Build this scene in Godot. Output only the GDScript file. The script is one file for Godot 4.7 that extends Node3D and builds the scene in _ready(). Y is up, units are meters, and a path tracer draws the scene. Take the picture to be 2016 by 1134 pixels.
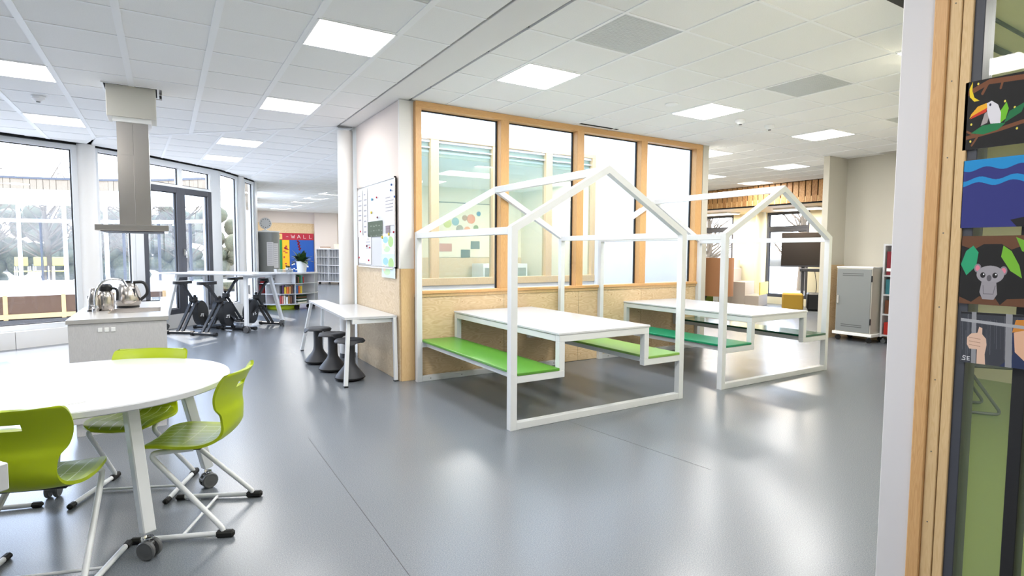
extends Node3D
# A school's open learning hall: house-shaped table frames by a wooden window wall, kitchen island, round table with lime chairs.

const CEIL := 3.104
const WALL_Z := -5.87
var M := {}
var taken := {}
var rng := RandomNumberGenerator.new()

class MB:
	var V := PackedVector3Array()
	var N := PackedVector3Array()
	var U := PackedVector2Array()
	var xf := Transform3D.IDENTITY
	func at(t: Transform3D) -> MB:
		xf = t
		return self
	func tri(a: Vector3, b: Vector3, c: Vector3, na: Vector3, nb: Vector3, nc: Vector3, ua := Vector2.ZERO, ub := Vector2.ZERO, uc := Vector2.ZERO) -> void:
		a = xf * a
		b = xf * b
		c = xf * c
		na = (xf.basis * na).normalized()
		nb = (xf.basis * nb).normalized()
		nc = (xf.basis * nc).normalized()
		var k := (b - a).cross(c - a)
		if k.length_squared() < 1e-18:
			return
		if k.dot(na + nb + nc) > 0.0:
			var t := b
			b = c
			c = t
			t = nb
			nb = nc
			nc = t
			var u := ub
			ub = uc
			uc = u
		V.append_array([a, b, c])
		N.append_array([na, nb, nc])
		U.append_array([ua, ub, uc])
	func face(p: Array, o: Vector3) -> void:
		var n: Vector3 = (p[1] - p[0]).cross(p[2] - p[0]).normalized()
		if n.dot(p[0] - o) < 0.0:
			n = -n
		for i in range(1, p.size() - 1):
			tri(p[0], p[i], p[i + 1], n, n, n)
	func quad_uv(a: Vector3, b: Vector3, c: Vector3, d: Vector3, n: Vector3) -> void:
		tri(a, b, c, n, n, n, Vector2(0, 1), Vector2(1, 1), Vector2(1, 0))
		tri(a, c, d, n, n, n, Vector2(0, 1), Vector2(1, 0), Vector2(0, 0))
	func box(c: Vector3, s: Vector3, bev := 0.0) -> MB:
		var h := s * 0.5
		bev = minf(bev, minf(h.x, minf(h.y, h.z)) * 0.9)
		var ax := [Vector3.RIGHT, Vector3.UP, Vector3.BACK]
		var hh := [h.x, h.y, h.z]
		for a in 3:
			var b := (a + 1) % 3
			var d := (a + 2) % 3
			var hb: float = hh[b] - bev
			var hd: float = hh[d] - bev
			for s1 in [-1.0, 1.0]:
				var m: Vector3 = c + ax[a] * hh[a] * s1
				face([m - ax[b] * hb - ax[d] * hd, m + ax[b] * hb - ax[d] * hd, m + ax[b] * hb + ax[d] * hd, m - ax[b] * hb + ax[d] * hd], c)
				if bev > 0.0:
					for s2 in [-1.0, 1.0]:
						var e1: Vector3 = c + ax[a] * hh[a] * s1 + ax[b] * hb * s2
						var e2: Vector3 = c + ax[a] * (hh[a] - bev) * s1 + ax[b] * hh[b] * s2
						face([e1 - ax[d] * hd, e2 - ax[d] * hd, e2 + ax[d] * hd, e1 + ax[d] * hd], c)
		if bev > 0.0:
			for sx in [-1.0, 1.0]:
				for sy in [-1.0, 1.0]:
					for sz in [-1.0, 1.0]:
						face([c + Vector3(h.x * sx, (h.y - bev) * sy, (h.z - bev) * sz), c + Vector3((h.x - bev) * sx, h.y * sy, (h.z - bev) * sz), c + Vector3((h.x - bev) * sx, (h.y - bev) * sy, h.z * sz)], c)
		return self
	func bb(x0: float, x1: float, y0: float, y1: float, z0: float, z1: float, bev := 0.0) -> MB:
		return box(Vector3(x0 + x1, y0 + y1, z0 + z1) * 0.5, Vector3(absf(x1 - x0), absf(y1 - y0), absf(z1 - z0)), bev)
	func bar(p: Vector3, q: Vector3, w: float, h: float, bev := 0.0, up := Vector3.UP) -> MB:
		var keep := xf
		var z := (q - p).normalized()
		if absf(z.dot(up)) > 0.99:
			up = Vector3.BACK
		var x := up.cross(z).normalized()
		xf = keep * Transform3D(Basis(x, z.cross(x), z), (p + q) * 0.5)
		box(Vector3.ZERO, Vector3(w, h, p.distance_to(q)), bev)
		xf = keep
		return self
	func tube(p: Array, r, sides := 10, closed := false) -> MB:
		var n := p.size()
		var rings := []
		var nrm := []
		var side := Vector3.ZERO
		for i in n:
			var d: Vector3
			if closed:
				d = (p[(i + 1) % n] - p[(i + n - 1) % n]).normalized()
			else:
				d = (p[mini(i + 1, n - 1)] - p[maxi(i - 1, 0)]).normalized()
			if side == Vector3.ZERO:
				side = d.cross(Vector3.UP if absf(d.y) < 0.9 else Vector3.RIGHT)
			side = (side - d * side.dot(d)).normalized()
			var up := d.cross(side)
			var rr: float = r[i] if r is Array else r
			var a := []
			var b := []
			for k in sides:
				var t := TAU * k / sides
				var v := side * cos(t) + up * sin(t)
				a.append(p[i] + v * rr)
				b.append(v)
			rings.append(a)
			nrm.append(b)
		for i in (n if closed else n - 1):
			var j := (i + 1) % n
			for k in sides:
				var l := (k + 1) % sides
				tri(rings[i][k], rings[j][k], rings[j][l], nrm[i][k], nrm[j][k], nrm[j][l])
				tri(rings[i][k], rings[j][l], rings[i][l], nrm[i][k], nrm[j][l], nrm[i][l])
		if not closed:
			face(rings[0], p[1])
			face(rings[n - 1], p[n - 2])
		return self
	func lathe(prof: Array, seg := 20, smooth := false) -> MB:
		# prof: Vector2(radius, height), bottom to top along the outside
		var n := prof.size()
		var nn := []
		for i in n - 1:
			var d: Vector2 = prof[i + 1] - prof[i]
			nn.append(Vector2(d.y, -d.x).normalized())
		for i in n - 1:
			var n0: Vector2 = nn[i]
			var n1: Vector2 = nn[i]
			if smooth:
				n0 = (nn[i] + nn[maxi(i - 1, 0)]).normalized()
				n1 = (nn[i] + nn[mini(i + 1, n - 2)]).normalized()
			for k in seg:
				var a := TAU * k / seg
				var b := TAU * (k + 1) / seg
				var da := Vector3(cos(a), 0, sin(a))
				var db := Vector3(cos(b), 0, sin(b))
				var y0: Vector3 = Vector3.UP * prof[i].y
				var y1: Vector3 = Vector3.UP * prof[i + 1].y
				var m0a := da * n0.x + Vector3.UP * n0.y
				var m0b := db * n0.x + Vector3.UP * n0.y
				var m1a := da * n1.x + Vector3.UP * n1.y
				var m1b := db * n1.x + Vector3.UP * n1.y
				var ua := float(k) / seg
				var ub := float(k + 1) / seg
				var v0 := 1.0 - float(i) / (n - 1)
				var v1 := 1.0 - float(i + 1) / (n - 1)
				tri(da * prof[i].x + y0, db * prof[i].x + y0, db * prof[i + 1].x + y1, m0a, m0b, m1b, Vector2(ua, v0), Vector2(ub, v0), Vector2(ub, v1))
				tri(da * prof[i].x + y0, db * prof[i + 1].x + y1, da * prof[i + 1].x + y1, m0a, m1b, m1a, Vector2(ua, v0), Vector2(ub, v1), Vector2(ua, v1))
		return self
	func prism(poly: PackedVector2Array, y0: float, y1: float, round_sides := false) -> MB:
		# polygon in x, z
		var idx := Geometry2D.triangulate_polygon(poly)
		for i in range(0, idx.size(), 3):
			var a := poly[idx[i]]
			var b := poly[idx[i + 1]]
			var c := poly[idx[i + 2]]
			for s in [[y1, Vector3.UP], [y0, Vector3.DOWN]]:
				tri(Vector3(a.x, s[0], a.y), Vector3(b.x, s[0], b.y), Vector3(c.x, s[0], c.y), s[1], s[1], s[1])
		var cw := -1.0 if Geometry2D.is_polygon_clockwise(poly) else 1.0
		var n := poly.size()
		var ns := []
		for i in n:
			var d := poly[(i + 1) % n] - poly[i]
			ns.append(Vector3(d.y, 0, -d.x).normalized() * cw)
		for i in n:
			var j := (i + 1) % n
			var na: Vector3 = ns[i]
			var nb: Vector3 = ns[i]
			if round_sides:
				na = (ns[i] + ns[(i + n - 1) % n]).normalized()
				nb = (ns[i] + ns[j]).normalized()
			var a0 := Vector3(poly[i].x, y0, poly[i].y)
			var a1 := Vector3(poly[i].x, y1, poly[i].y)
			var b0 := Vector3(poly[j].x, y0, poly[j].y)
			var b1 := Vector3(poly[j].x, y1, poly[j].y)
			tri(a0, b0, b1, na, nb, nb)
			tri(a0, b1, a1, na, nb, na)
		return self
	func ball(c: Vector3, r: Vector3, seg := 12, rings := 8) -> MB:
		for i in rings:
			for k in seg:
				var q := []
				for e in [[i, k], [i + 1, k], [i + 1, k + 1], [i, k + 1]]:
					var t: float = PI * e[0] / rings
					var f: float = TAU * e[1] / seg
					q.append(Vector3(sin(t) * cos(f), cos(t), sin(t) * sin(f)))
				tri(c + q[0] * r, c + q[1] * r, c + q[2] * r, q[0] / r, q[1] / r, q[2] / r)
				tri(c + q[0] * r, c + q[2] * r, c + q[3] * r, q[0] / r, q[2] / r, q[3] / r)
		return self
	func mesh() -> ArrayMesh:
		var a := []
		a.resize(Mesh.ARRAY_MAX)
		a[Mesh.ARRAY_VERTEX] = V
		a[Mesh.ARRAY_NORMAL] = N
		a[Mesh.ARRAY_TEX_UV] = U
		var m := ArrayMesh.new()
		m.add_surface_from_arrays(Mesh.PRIMITIVE_TRIANGLES, a)
		return m

func mb() -> MB:
	return MB.new()

func v3(x: float, y: float, z: float) -> Vector3:
	return Vector3(x, y, z)

func numbered(n: String) -> String:
	taken[n] = taken.get(n, -1) + 1
	return n if taken[n] == 0 else "%s_%03d" % [n, taken[n]]

func put(mesh: Mesh, called: String, m: Material, parent: Node, pos := Vector3.ZERO, turn := 0.0) -> MeshInstance3D:
	var o := MeshInstance3D.new()
	o.mesh = mesh
	o.material_override = null
	for i in mesh.get_surface_count():
		o.set_surface_override_material(i, m)
	o.name = numbered(called) if parent == self else called
	o.position = pos
	o.rotation.y = turn
	parent.add_child(o, true)
	return o

func part(b: MB, called: String, m: Material, parent: Node) -> MeshInstance3D:
	return put(b.mesh(), called, m, parent)

func tag(o: Node, label: String, category: String, group := "") -> Node:
	o.set_meta("label", label)
	o.set_meta("category", category)
	if group:
		o.set_meta("group", group)
	return o

func thing(called: String, label: String, category: String, pos := Vector3.ZERO, turn := 0.0, group := "") -> Node3D:
	var o := Node3D.new()
	o.name = numbered(called)
	add_child(o, true)
	o.position = pos
	o.rotation.y = turn
	tag(o, label, category, group)
	return o

func copy(o: Node3D, pos: Vector3, turn: float, label: String) -> Node3D:
	var c: Node3D = o.duplicate()
	c.name = numbered(String(o.name).rstrip("0123456789").trim_suffix("_"))
	add_child(c, true)
	c.position = pos
	c.rotation.y = turn
	c.set_meta("label", label)
	return c

func struct(called: String, label := "") -> Node3D:
	var o := Node3D.new()
	o.name = numbered(called)
	add_child(o, true)
	o.set_meta("kind", "structure")
	if label:
		o.set_meta("label", label)
	return o

func struct_mesh(b: MB, called: String, m: Material, label := "") -> MeshInstance3D:
	var o := part(b, called, m, self)
	o.set_meta("kind", "structure")
	if label:
		o.set_meta("label", label)
	return o

# ---------- materials ----------
func mat(key: String, c: Color, rough := 0.6, metal := 0.0) -> StandardMaterial3D:
	var m := StandardMaterial3D.new()
	m.resource_name = key
	m.albedo_color = c
	m.roughness = rough
	m.metallic = metal
	M[key] = m
	return m

func c8(r: int, g: int, b: int) -> Color:
	return Color8(r, g, b)

func noise_tex(sd: int, freq: float, oct: int, ramp: Array, warp := 0.0, size := 512) -> NoiseTexture2D:
	var f := FastNoiseLite.new()
	f.seed = sd
	f.noise_type = FastNoiseLite.TYPE_SIMPLEX_SMOOTH
	f.frequency = freq
	f.fractal_octaves = oct
	if warp > 0.0:
		f.domain_warp_enabled = true
		f.domain_warp_amplitude = warp
		f.domain_warp_frequency = freq * 0.7
	var t := NoiseTexture2D.new()
	t.width = size
	t.height = size
	t.seamless = true
	t.noise = f
	if ramp.size():
		var g := Gradient.new()
		var off := PackedFloat32Array()
		var col := PackedColorArray()
		for r in ramp:
			off.append(r[0])
			col.append(r[1])
		g.offsets = off
		g.colors = col
		t.color_ramp = g
	return t

func tri_map(m: StandardMaterial3D, t: Texture2D, s: Vector3, world := false) -> void:
	m.albedo_texture = t
	m.albedo_color = Color.WHITE
	m.uv1_triplanar = true
	m.uv1_world_triplanar = world
	m.uv1_scale = s
	m.uv1_triplanar_sharpness = 8.0

func bands(a: Color, b: Color, n: int) -> Array:
	var out := []
	for i in n + 1:
		var k := 0.15 if i % 2 == 0 else 0.85
		out.append([float(i) / n, a.lerp(b, k + 0.15 * sin(i * 2.3))])
	return out

func make_materials() -> void:
	mat("ceiling_white", c8(226, 226, 222), 0.9)
	mat("grid_white", c8(246, 247, 248), 0.5)
	mat("paint_white", c8(232, 231, 229), 0.75)
	mat("warm_wall", c8(204, 200, 188), 0.8)
	mat("pink_wall", c8(222, 212, 207), 0.8)
	mat("pier_white", c8(220, 217, 218), 0.75)
	mat("black_gap", c8(16, 16, 17), 0.9)
	mat("frame_white", c8(222, 225, 228), 0.28)
	mat("table_white", c8(206, 208, 212), 0.22)
	mat("frame_grey", c8(70, 72, 80), 0.4)
	mat("gasket", c8(28, 28, 30), 0.6)
	mat("black_plastic", c8(26, 27, 30), 0.42)
	mat("charcoal", c8(52, 54, 60), 0.5)
	mat("rubber", c8(20, 20, 20), 0.7)
	mat("steel", c8(200, 194, 188), 0.22, 1.0)
	mat("chrome", c8(220, 220, 222), 0.08, 1.0)
	mat("caster_grey", c8(88, 90, 92), 0.45)
	mat("lime", c8(168, 188, 8), 0.36)
	mat("bench_green", c8(84, 146, 44), 0.3)
	mat("bench_lime", c8(124, 170, 72), 0.3)
	mat("bench_emerald", c8(0, 132, 88), 0.3)
	mat("bench_deep", c8(20, 84, 60), 0.12)
	mat("counter", c8(176, 174, 172), 0.3)
	mat("hob_glass", c8(10, 10, 12), 0.06)
	mat("hood_box", c8(210, 208, 200), 0.6)
	mat("paper", c8(240, 240, 238), 0.8)
	mat("outside_white", c8(236, 235, 230), 0.8)
	mat("paving", c8(172, 170, 166), 0.85)
	mat("patio_paving", c8(214, 212, 206), 0.85)
	mat("vent_metal", c8(206, 210, 210), 0.4, 0.3)
	mat("cart_grey", c8(142, 146, 147), 0.42, 0.25)
	mat("cart_body", c8(206, 203, 194), 0.5)
	mat("screen_black", c8(44, 38, 34), 0.18)
	mat("tan_felt", c8(150, 106, 72), 0.9)
	mat("mustard", c8(168, 134, 48), 0.9)
	mat("yellow_panel", c8(222, 204, 96), 0.6)
	mat("green_dark", c8(88, 108, 30), 0.7)
	mat("step_grey", c8(178, 168, 156), 0.6)
	mat("leaf_green", c8(62, 98, 48), 0.55)
	mat("leaf_dark", c8(38, 66, 46), 0.5)
	mat("blue_chair", c8(146, 164, 205), 0.4)
	mat("green_floor", c8(128, 146, 80), 0.35)
	mat("cream", c8(232, 226, 200), 0.8)
	mat("planter_brown", c8(98, 74, 60), 0.7)
	mat("bark", c8(96, 80, 62), 0.9)
	mat("soil", c8(60, 46, 36), 0.95)
	var g := mat("glass", Color(0.93, 0.98, 0.96, 0.03), 0.0)
	g.transparency = BaseMaterial3D.TRANSPARENCY_ALPHA
	g = mat("glass_green", Color(0.50, 0.70, 0.63, 0.36), 0.02)
	g.transparency = BaseMaterial3D.TRANSPARENCY_ALPHA
	g = mat("glass_room", Color(0.70, 0.80, 0.66, 0.16), 0.02)
	g.transparency = BaseMaterial3D.TRANSPARENCY_ALPHA
	g = mat("glass_far", Color(0.5, 0.56, 0.6, 0.1), 0.02)
	g.transparency = BaseMaterial3D.TRANSPARENCY_ALPHA
	g = mat("shell_glow", Color(0.97, 0.97, 0.98), 0.4)
	g.emission_enabled = true
	g.emission = Color(1.0, 0.985, 0.955)
	g.emission_energy_multiplier = 1.9
	# lino floor: fine speckle on grey
	var f := mat("lino", Color.WHITE, 0.27)
	tri_map(f, noise_tex(4, 0.16, 4, [[0.0, c8(88, 94, 101)], [0.42, c8(106, 112, 119)], [0.58, c8(113, 118, 125)], [1.0, c8(132, 137, 143)]]), v3(1.7, 1.7, 1.7), true)
	f.metallic_specular = 0.6
	# plywood, pine frame, cladding
	var ply_a := c8(226, 203, 167)
	var ply_b := c8(205, 176, 134)
	var p := mat("ply_wall_z", Color.WHITE, 0.5)
	tri_map(p, noise_tex(11, 0.006, 3, bands(ply_a, ply_b, 14), 30.0), v3(0.42, 1.5, 0.42), false)
	p = mat("ply_wall_x", Color.WHITE, 0.5)
	tri_map(p, noise_tex(23, 0.007, 3, bands(c8(212, 193, 163), c8(193, 170, 136), 12), 40.0), v3(0.5, 0.9, 0.5), false)
	p = mat("pine", Color.WHITE, 0.42)
	tri_map(p, noise_tex(31, 0.012, 3, bands(c8(222, 178, 122), c8(207, 157, 102), 14), 12.0), v3(4.0, 0.25, 4.0), false)
	p = mat("pine_across", Color.WHITE, 0.42)
	tri_map(p, noise_tex(37, 0.012, 3, bands(c8(222, 178, 122), c8(207, 157, 102), 14), 12.0), v3(0.25, 4.0, 4.0), false)
	p = mat("pine_light", Color.WHITE, 0.45)
	tri_map(p, noise_tex(41, 0.012, 3, bands(c8(230, 198, 150), c8(218, 182, 130), 12), 12.0), v3(4.0, 0.3, 4.0), false)
	p = mat("larch", Color.WHITE, 0.5)
	tri_map(p, noise_tex(47, 0.012, 3, bands(c8(204, 163, 110), c8(160, 112, 66), 6), 14.0), v3(3.0, 0.6, 3.0), false)
	p = mat("larch_dark", Color.WHITE, 0.5)
	tri_map(p, noise_tex(48, 0.012, 3, bands(c8(186, 140, 88), c8(142, 96, 56), 6), 14.0), v3(3.0, 0.6, 3.0), false)
	p = mat("cladding", Color.WHITE, 0.8)
	tri_map(p, noise_tex(53, 0.02, 3, bands(c8(150, 134, 113), c8(130, 113, 92), 6), 10.0), v3(2.0, 0.5, 2.0), false)
	p = mat("laminate", Color.WHITE, 0.45)
	tri_map(p, noise_tex(61, 0.03, 4, bands(c8(206, 205, 207), c8(196, 195, 198), 6), 6.0), v3(3.0, 0.5, 3.0), false)
	p = mat("tile_mineral", Color.WHITE, 0.95)
	tri_map(p, noise_tex(71, 0.2, 3, [[0.0, c8(239, 239, 238)], [0.5, c8(243, 243, 242)], [1.0, c8(246, 246, 245)]], 0.0, 256), v3(2.0, 2.0, 2.0), true)
	p = mat("steel_brushed", Color.WHITE, 0.3, 1.0)
	tri_map(p, noise_tex(83, 0.05, 3, [[0.0, c8(184, 178, 172)], [1.0, c8(194, 188, 182)]], 0.0, 256), v3(0.4, 6.0, 0.4), false)
	p = mat("stone_wet", Color.WHITE, 0.9)
	tri_map(p, noise_tex(91, 0.05, 4, [[0.0, c8(60, 66, 48)], [0.5, c8(90, 88, 64)], [1.0, c8(118, 108, 82)]], 10.0, 256), v3(0.6, 0.6, 0.6), false)

# ---------- camera, sky, sun ----------
func make_view() -> void:
	var cam := Camera3D.new()
	cam.name = "camera"
	cam.position = v3(0, 1.4615, 0)
	cam.rotation_degrees = v3(-3.7332, -31.7475, 0.3275)
	cam.fov = rad_to_deg(2.0 * atan(567.0 / 1102.5))
	cam.near = 0.05
	cam.far = 300.0
	cam.current = true
	add_child(cam)
	var e := Environment.new()
	e.tonemap_mode = Environment.TONE_MAPPER_LINEAR
	e.tonemap_exposure = 1.2
	e.sdfgi_enabled = true
	e.ssao_enabled = true
	e.ssil_enabled = true
	e.background_mode = Environment.BG_SKY
	var sk := ProceduralSkyMaterial.new()
	sk.sky_top_color = Color(0.70, 0.80, 0.95)
	sk.sky_horizon_color = Color(0.93, 0.95, 0.98)
	sk.ground_bottom_color = Color(0.5, 0.5, 0.5)
	sk.ground_horizon_color = Color(0.8, 0.82, 0.84)
	sk.sky_energy_multiplier = 2.5
	sk.ground_energy_multiplier = 1.0
	sk.sun_angle_max = 2.0
	var s := Sky.new()
	s.sky_material = sk
	e.sky = s
	var we := WorldEnvironment.new()
	we.name = "world_environment"
	we.environment = e
	add_child(we)
	var sun := DirectionalLight3D.new()
	sun.name = "sun"
	sun.light_energy = 3.0
	sun.light_color = Color(1.0, 0.96, 0.90)
	sun.light_angular_distance = 0.6
	sun.shadow_enabled = true
	add_child(sun)
	sun.look_at_from_position(Vector3.ZERO, v3(0.167, -0.766, 0.62))

# ---------- structure ----------
func fbar(b: MB, p: Vector2, q: Vector2, y0: float, y1: float, d: float, bev := 0.0) -> void:
	b.bar(v3(p.x, (y0 + y1) * 0.5, p.y), v3(q.x, (y0 + y1) * 0.5, q.y), d, y1 - y0, bev)

func along(p: Vector2, q: Vector2, s: float) -> Vector2:
	return p + (q - p).normalized() * s

func glazed(called: String, label: String, p: Vector2, q: Vector2, y0: float, y1: float, w: float, d: float, frame_mat: Material, glass_mat: Material, gasket := true) -> Node3D:
	# a framed pane between two plan points
	var o := struct(called, label)
	var l := p.distance_to(q)
	var b := mb()
	fbar(b, p, along(p, q, w), y0, y1, d, 0.004)
	part(b, "stile", frame_mat, o)
	b = mb()
	fbar(b, along(p, q, l - w), q, y0, y1, d, 0.004)
	part(b, "stile", frame_mat, o)
	b = mb()
	fbar(b, along(p, q, w), along(p, q, l - w), y1 - w, y1, d, 0.004)
	part(b, "head_rail", frame_mat, o)
	b = mb()
	fbar(b, along(p, q, w), along(p, q, l - w), y0, y0 + w, d, 0.004)
	part(b, "sill_rail", frame_mat, o)
	b = mb()
	fbar(b, along(p, q, w - 0.004), along(p, q, l - w + 0.004), y0 + w - 0.004, y1 - w + 0.004, 0.001)
	part(sheet(along(p, q, w - 0.004), along(p, q, l - w + 0.004), y0 + w - 0.004, y1 - w + 0.004), "pane", glass_mat, o)
	if gasket:
		var g := 0.014
		var e := w + g * 0.5
		b = mb()
		for s in [e, l - e]:
			fbar(b, along(p, q, s - g * 0.5), along(p, q, s + g * 0.5), y0 + w, y1 - w, 0.02)
		for y in [y0 + w, y1 - w - g]:
			fbar(b, along(p, q, w + g), along(p, q, l - w - g), y, y + g, 0.02)
		part(b, "gasket", M.gasket, o)
	return o

func sheet(p: Vector2, q: Vector2, y0: float, y1: float) -> MB:
	var b := mb()
	var n := v3(q.y - p.y, 0, p.x - q.x).normalized()
	b.quad_uv(v3(p.x, y0, p.y), v3(q.x, y0, q.y), v3(q.x, y1, q.y), v3(p.x, y1, p.y), n)
	return b

func ceiling_zone(called: String, label: String, zone: PackedVector2Array, org: Vector2, turn: float, px: float, pz: float, bar_x: float, bar_z: float, skip: Array, near: Rect2) -> void:
	# tiles clipped to the zone; cells whose centre lies in near become single parts, the others one sheet
	var o := struct(called, label)
	var ax := Vector2(cos(turn), sin(turn))
	var az := Vector2(-sin(turn), cos(turn))
	var whole := mb()
	var hx := px - bar_x + 0.006
	var hz := pz - bar_z + 0.006
	whole.box(v3(0, 0.011, 0), v3(hx, 0.018, hz), 0.003)
	var shared := whole.mesh()
	var far := mb()
	var far_any := false
	var lo := Vector2(1e9, 1e9)
	var hi := -lo
	for p in zone:
		var r := p - org
		var l := Vector2(r.dot(ax) / px, r.dot(az) / pz)
		lo = lo.min(l)
		hi = hi.max(l)
	for i in range(int(floor(lo.x)), int(ceil(hi.x))):
		for j in range(int(floor(lo.y)), int(ceil(hi.y))):
			var c := org + ax * (i + 0.5) * px + az * (j + 0.5) * pz
			if skip.any(func(s): return s.distance_to(c) < 0.25):
				continue
			var quad := PackedVector2Array()
			for k in [[-1, -1], [1, -1], [1, 1], [-1, 1]]:
				quad.append(c + ax * k[0] * hx * 0.5 + az * k[1] * hz * 0.5)
			var inside := true
			for p in quad:
				inside = inside and Geometry2D.is_point_in_polygon(p, zone)
			if inside and near.has_point(c):
				put(shared, "ceiling_tile", M.tile_mineral, o, v3(c.x, CEIL, c.y), -turn)
			elif inside:
				far.prism(quad, CEIL + 0.002, CEIL + 0.02)
				far_any = true
			else:
				for cut in Geometry2D.intersect_polygons(quad, zone):
					if cut.size() > 2 and near.has_point(c):
						part(mb().prism(cut, CEIL + 0.002, CEIL + 0.02), "ceiling_tile", M.tile_mineral, o)
					elif cut.size() > 2:
						far.prism(cut, CEIL + 0.002, CEIL + 0.02)
						far_any = true
	if far_any:
		var f := part(far, "far_tiles", M.tile_mineral, o)
		f.set_meta("kind", "stuff")
	# grid bars
	for pass_i in 2:
		var along_axis := az if pass_i == 0 else ax
		var across := ax if pass_i == 0 else az
		var pitch := px if pass_i == 0 else pz
		var w := bar_x if pass_i == 0 else bar_z
		var l0 := lo.x if pass_i == 0 else lo.y
		var l1 := hi.x if pass_i == 0 else hi.y
		for i in range(int(ceil(l0)), int(floor(l1)) + 1):
			var c := org + across * i * pitch
			var strip := PackedVector2Array([c + across * w * 0.5 - along_axis * 60.0, c + across * w * 0.5 + along_axis * 60.0, c - across * w * 0.5 + along_axis * 60.0, c - across * w * 0.5 - along_axis * 60.0])
			for cut in Geometry2D.intersect_polygons(strip, zone):
				if cut.size() > 2:
					var drop := 0.004 if pass_i == 0 else 0.002
					part(mb().prism(cut, CEIL - drop, CEIL + 0.008), "grid_bar", M.grid_white, o)

func light_panel(x: float, z: float, label: String, turn := 0.0) -> void:
	var t := thing("ceiling_light", label, "ceiling light", v3(x, CEIL - 0.006, z), turn, "square ceiling light panels")
	var b := mb()
	for s in [[0, -0.287, 0.584, 0.01], [0, 0.287, 0.584, 0.01], [-0.287, 0, 0.01, 0.584], [0.287, 0, 0.01, 0.584]]:
		b.box(v3(s[0], 0.008, s[1]), v3(s[2], 0.016, s[3]))
	part(b, "trim_frame", M.grid_white, t)
	part(mb().box(v3(0, 0.012, 0), v3(0.566, 0.008, 0.566)), "diffuser", M.shell_glow, t)
	var l := AreaLight3D.new()
	l.name = "panel_light"
	l.area_size = Vector2(0.56, 0.56)
	l.light_energy = LAMP * (0.72 if x < 2.0 else 1.0)
	l.light_color = Color(1.0, 0.99, 0.975)
	l.shadow_enabled = true
	l.set("area_range", 30.0)
	l.rotation_degrees.x = -90.0
	l.position.y = 0.004
	t.add_child(l, true)

const NOOK_LIGHTS := [Vector2(7.74, -6.34), Vector2(10.138, -6.44), Vector2(7.664, -8.14), Vector2(10.06, -8.24), Vector2(11.86, -8.32)]
const SEAM_A := Vector2(0.909, -4.479)
const SEAM_B := Vector2(0.895, -2.307)
const SEAM_C := Vector2(2.915, -3.837)
const SEAM_D := Vector2(3.088, -2.426)
const LAMP := 3.5
# plan of the curved glass front, left to right
const FRONT := [Vector2(-9.5, -10.2), Vector2(-6.8, -9.7), Vector2(-4.2, -9.85), Vector2(-1.917, -10.74), Vector2(-1.0, -11.25), Vector2(-0.186, -11.9), Vector2(0.988, -13.15), Vector2(1.48, -14.1), Vector2(1.848, -14.85), Vector2(3.15, -26.0)]

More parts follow.
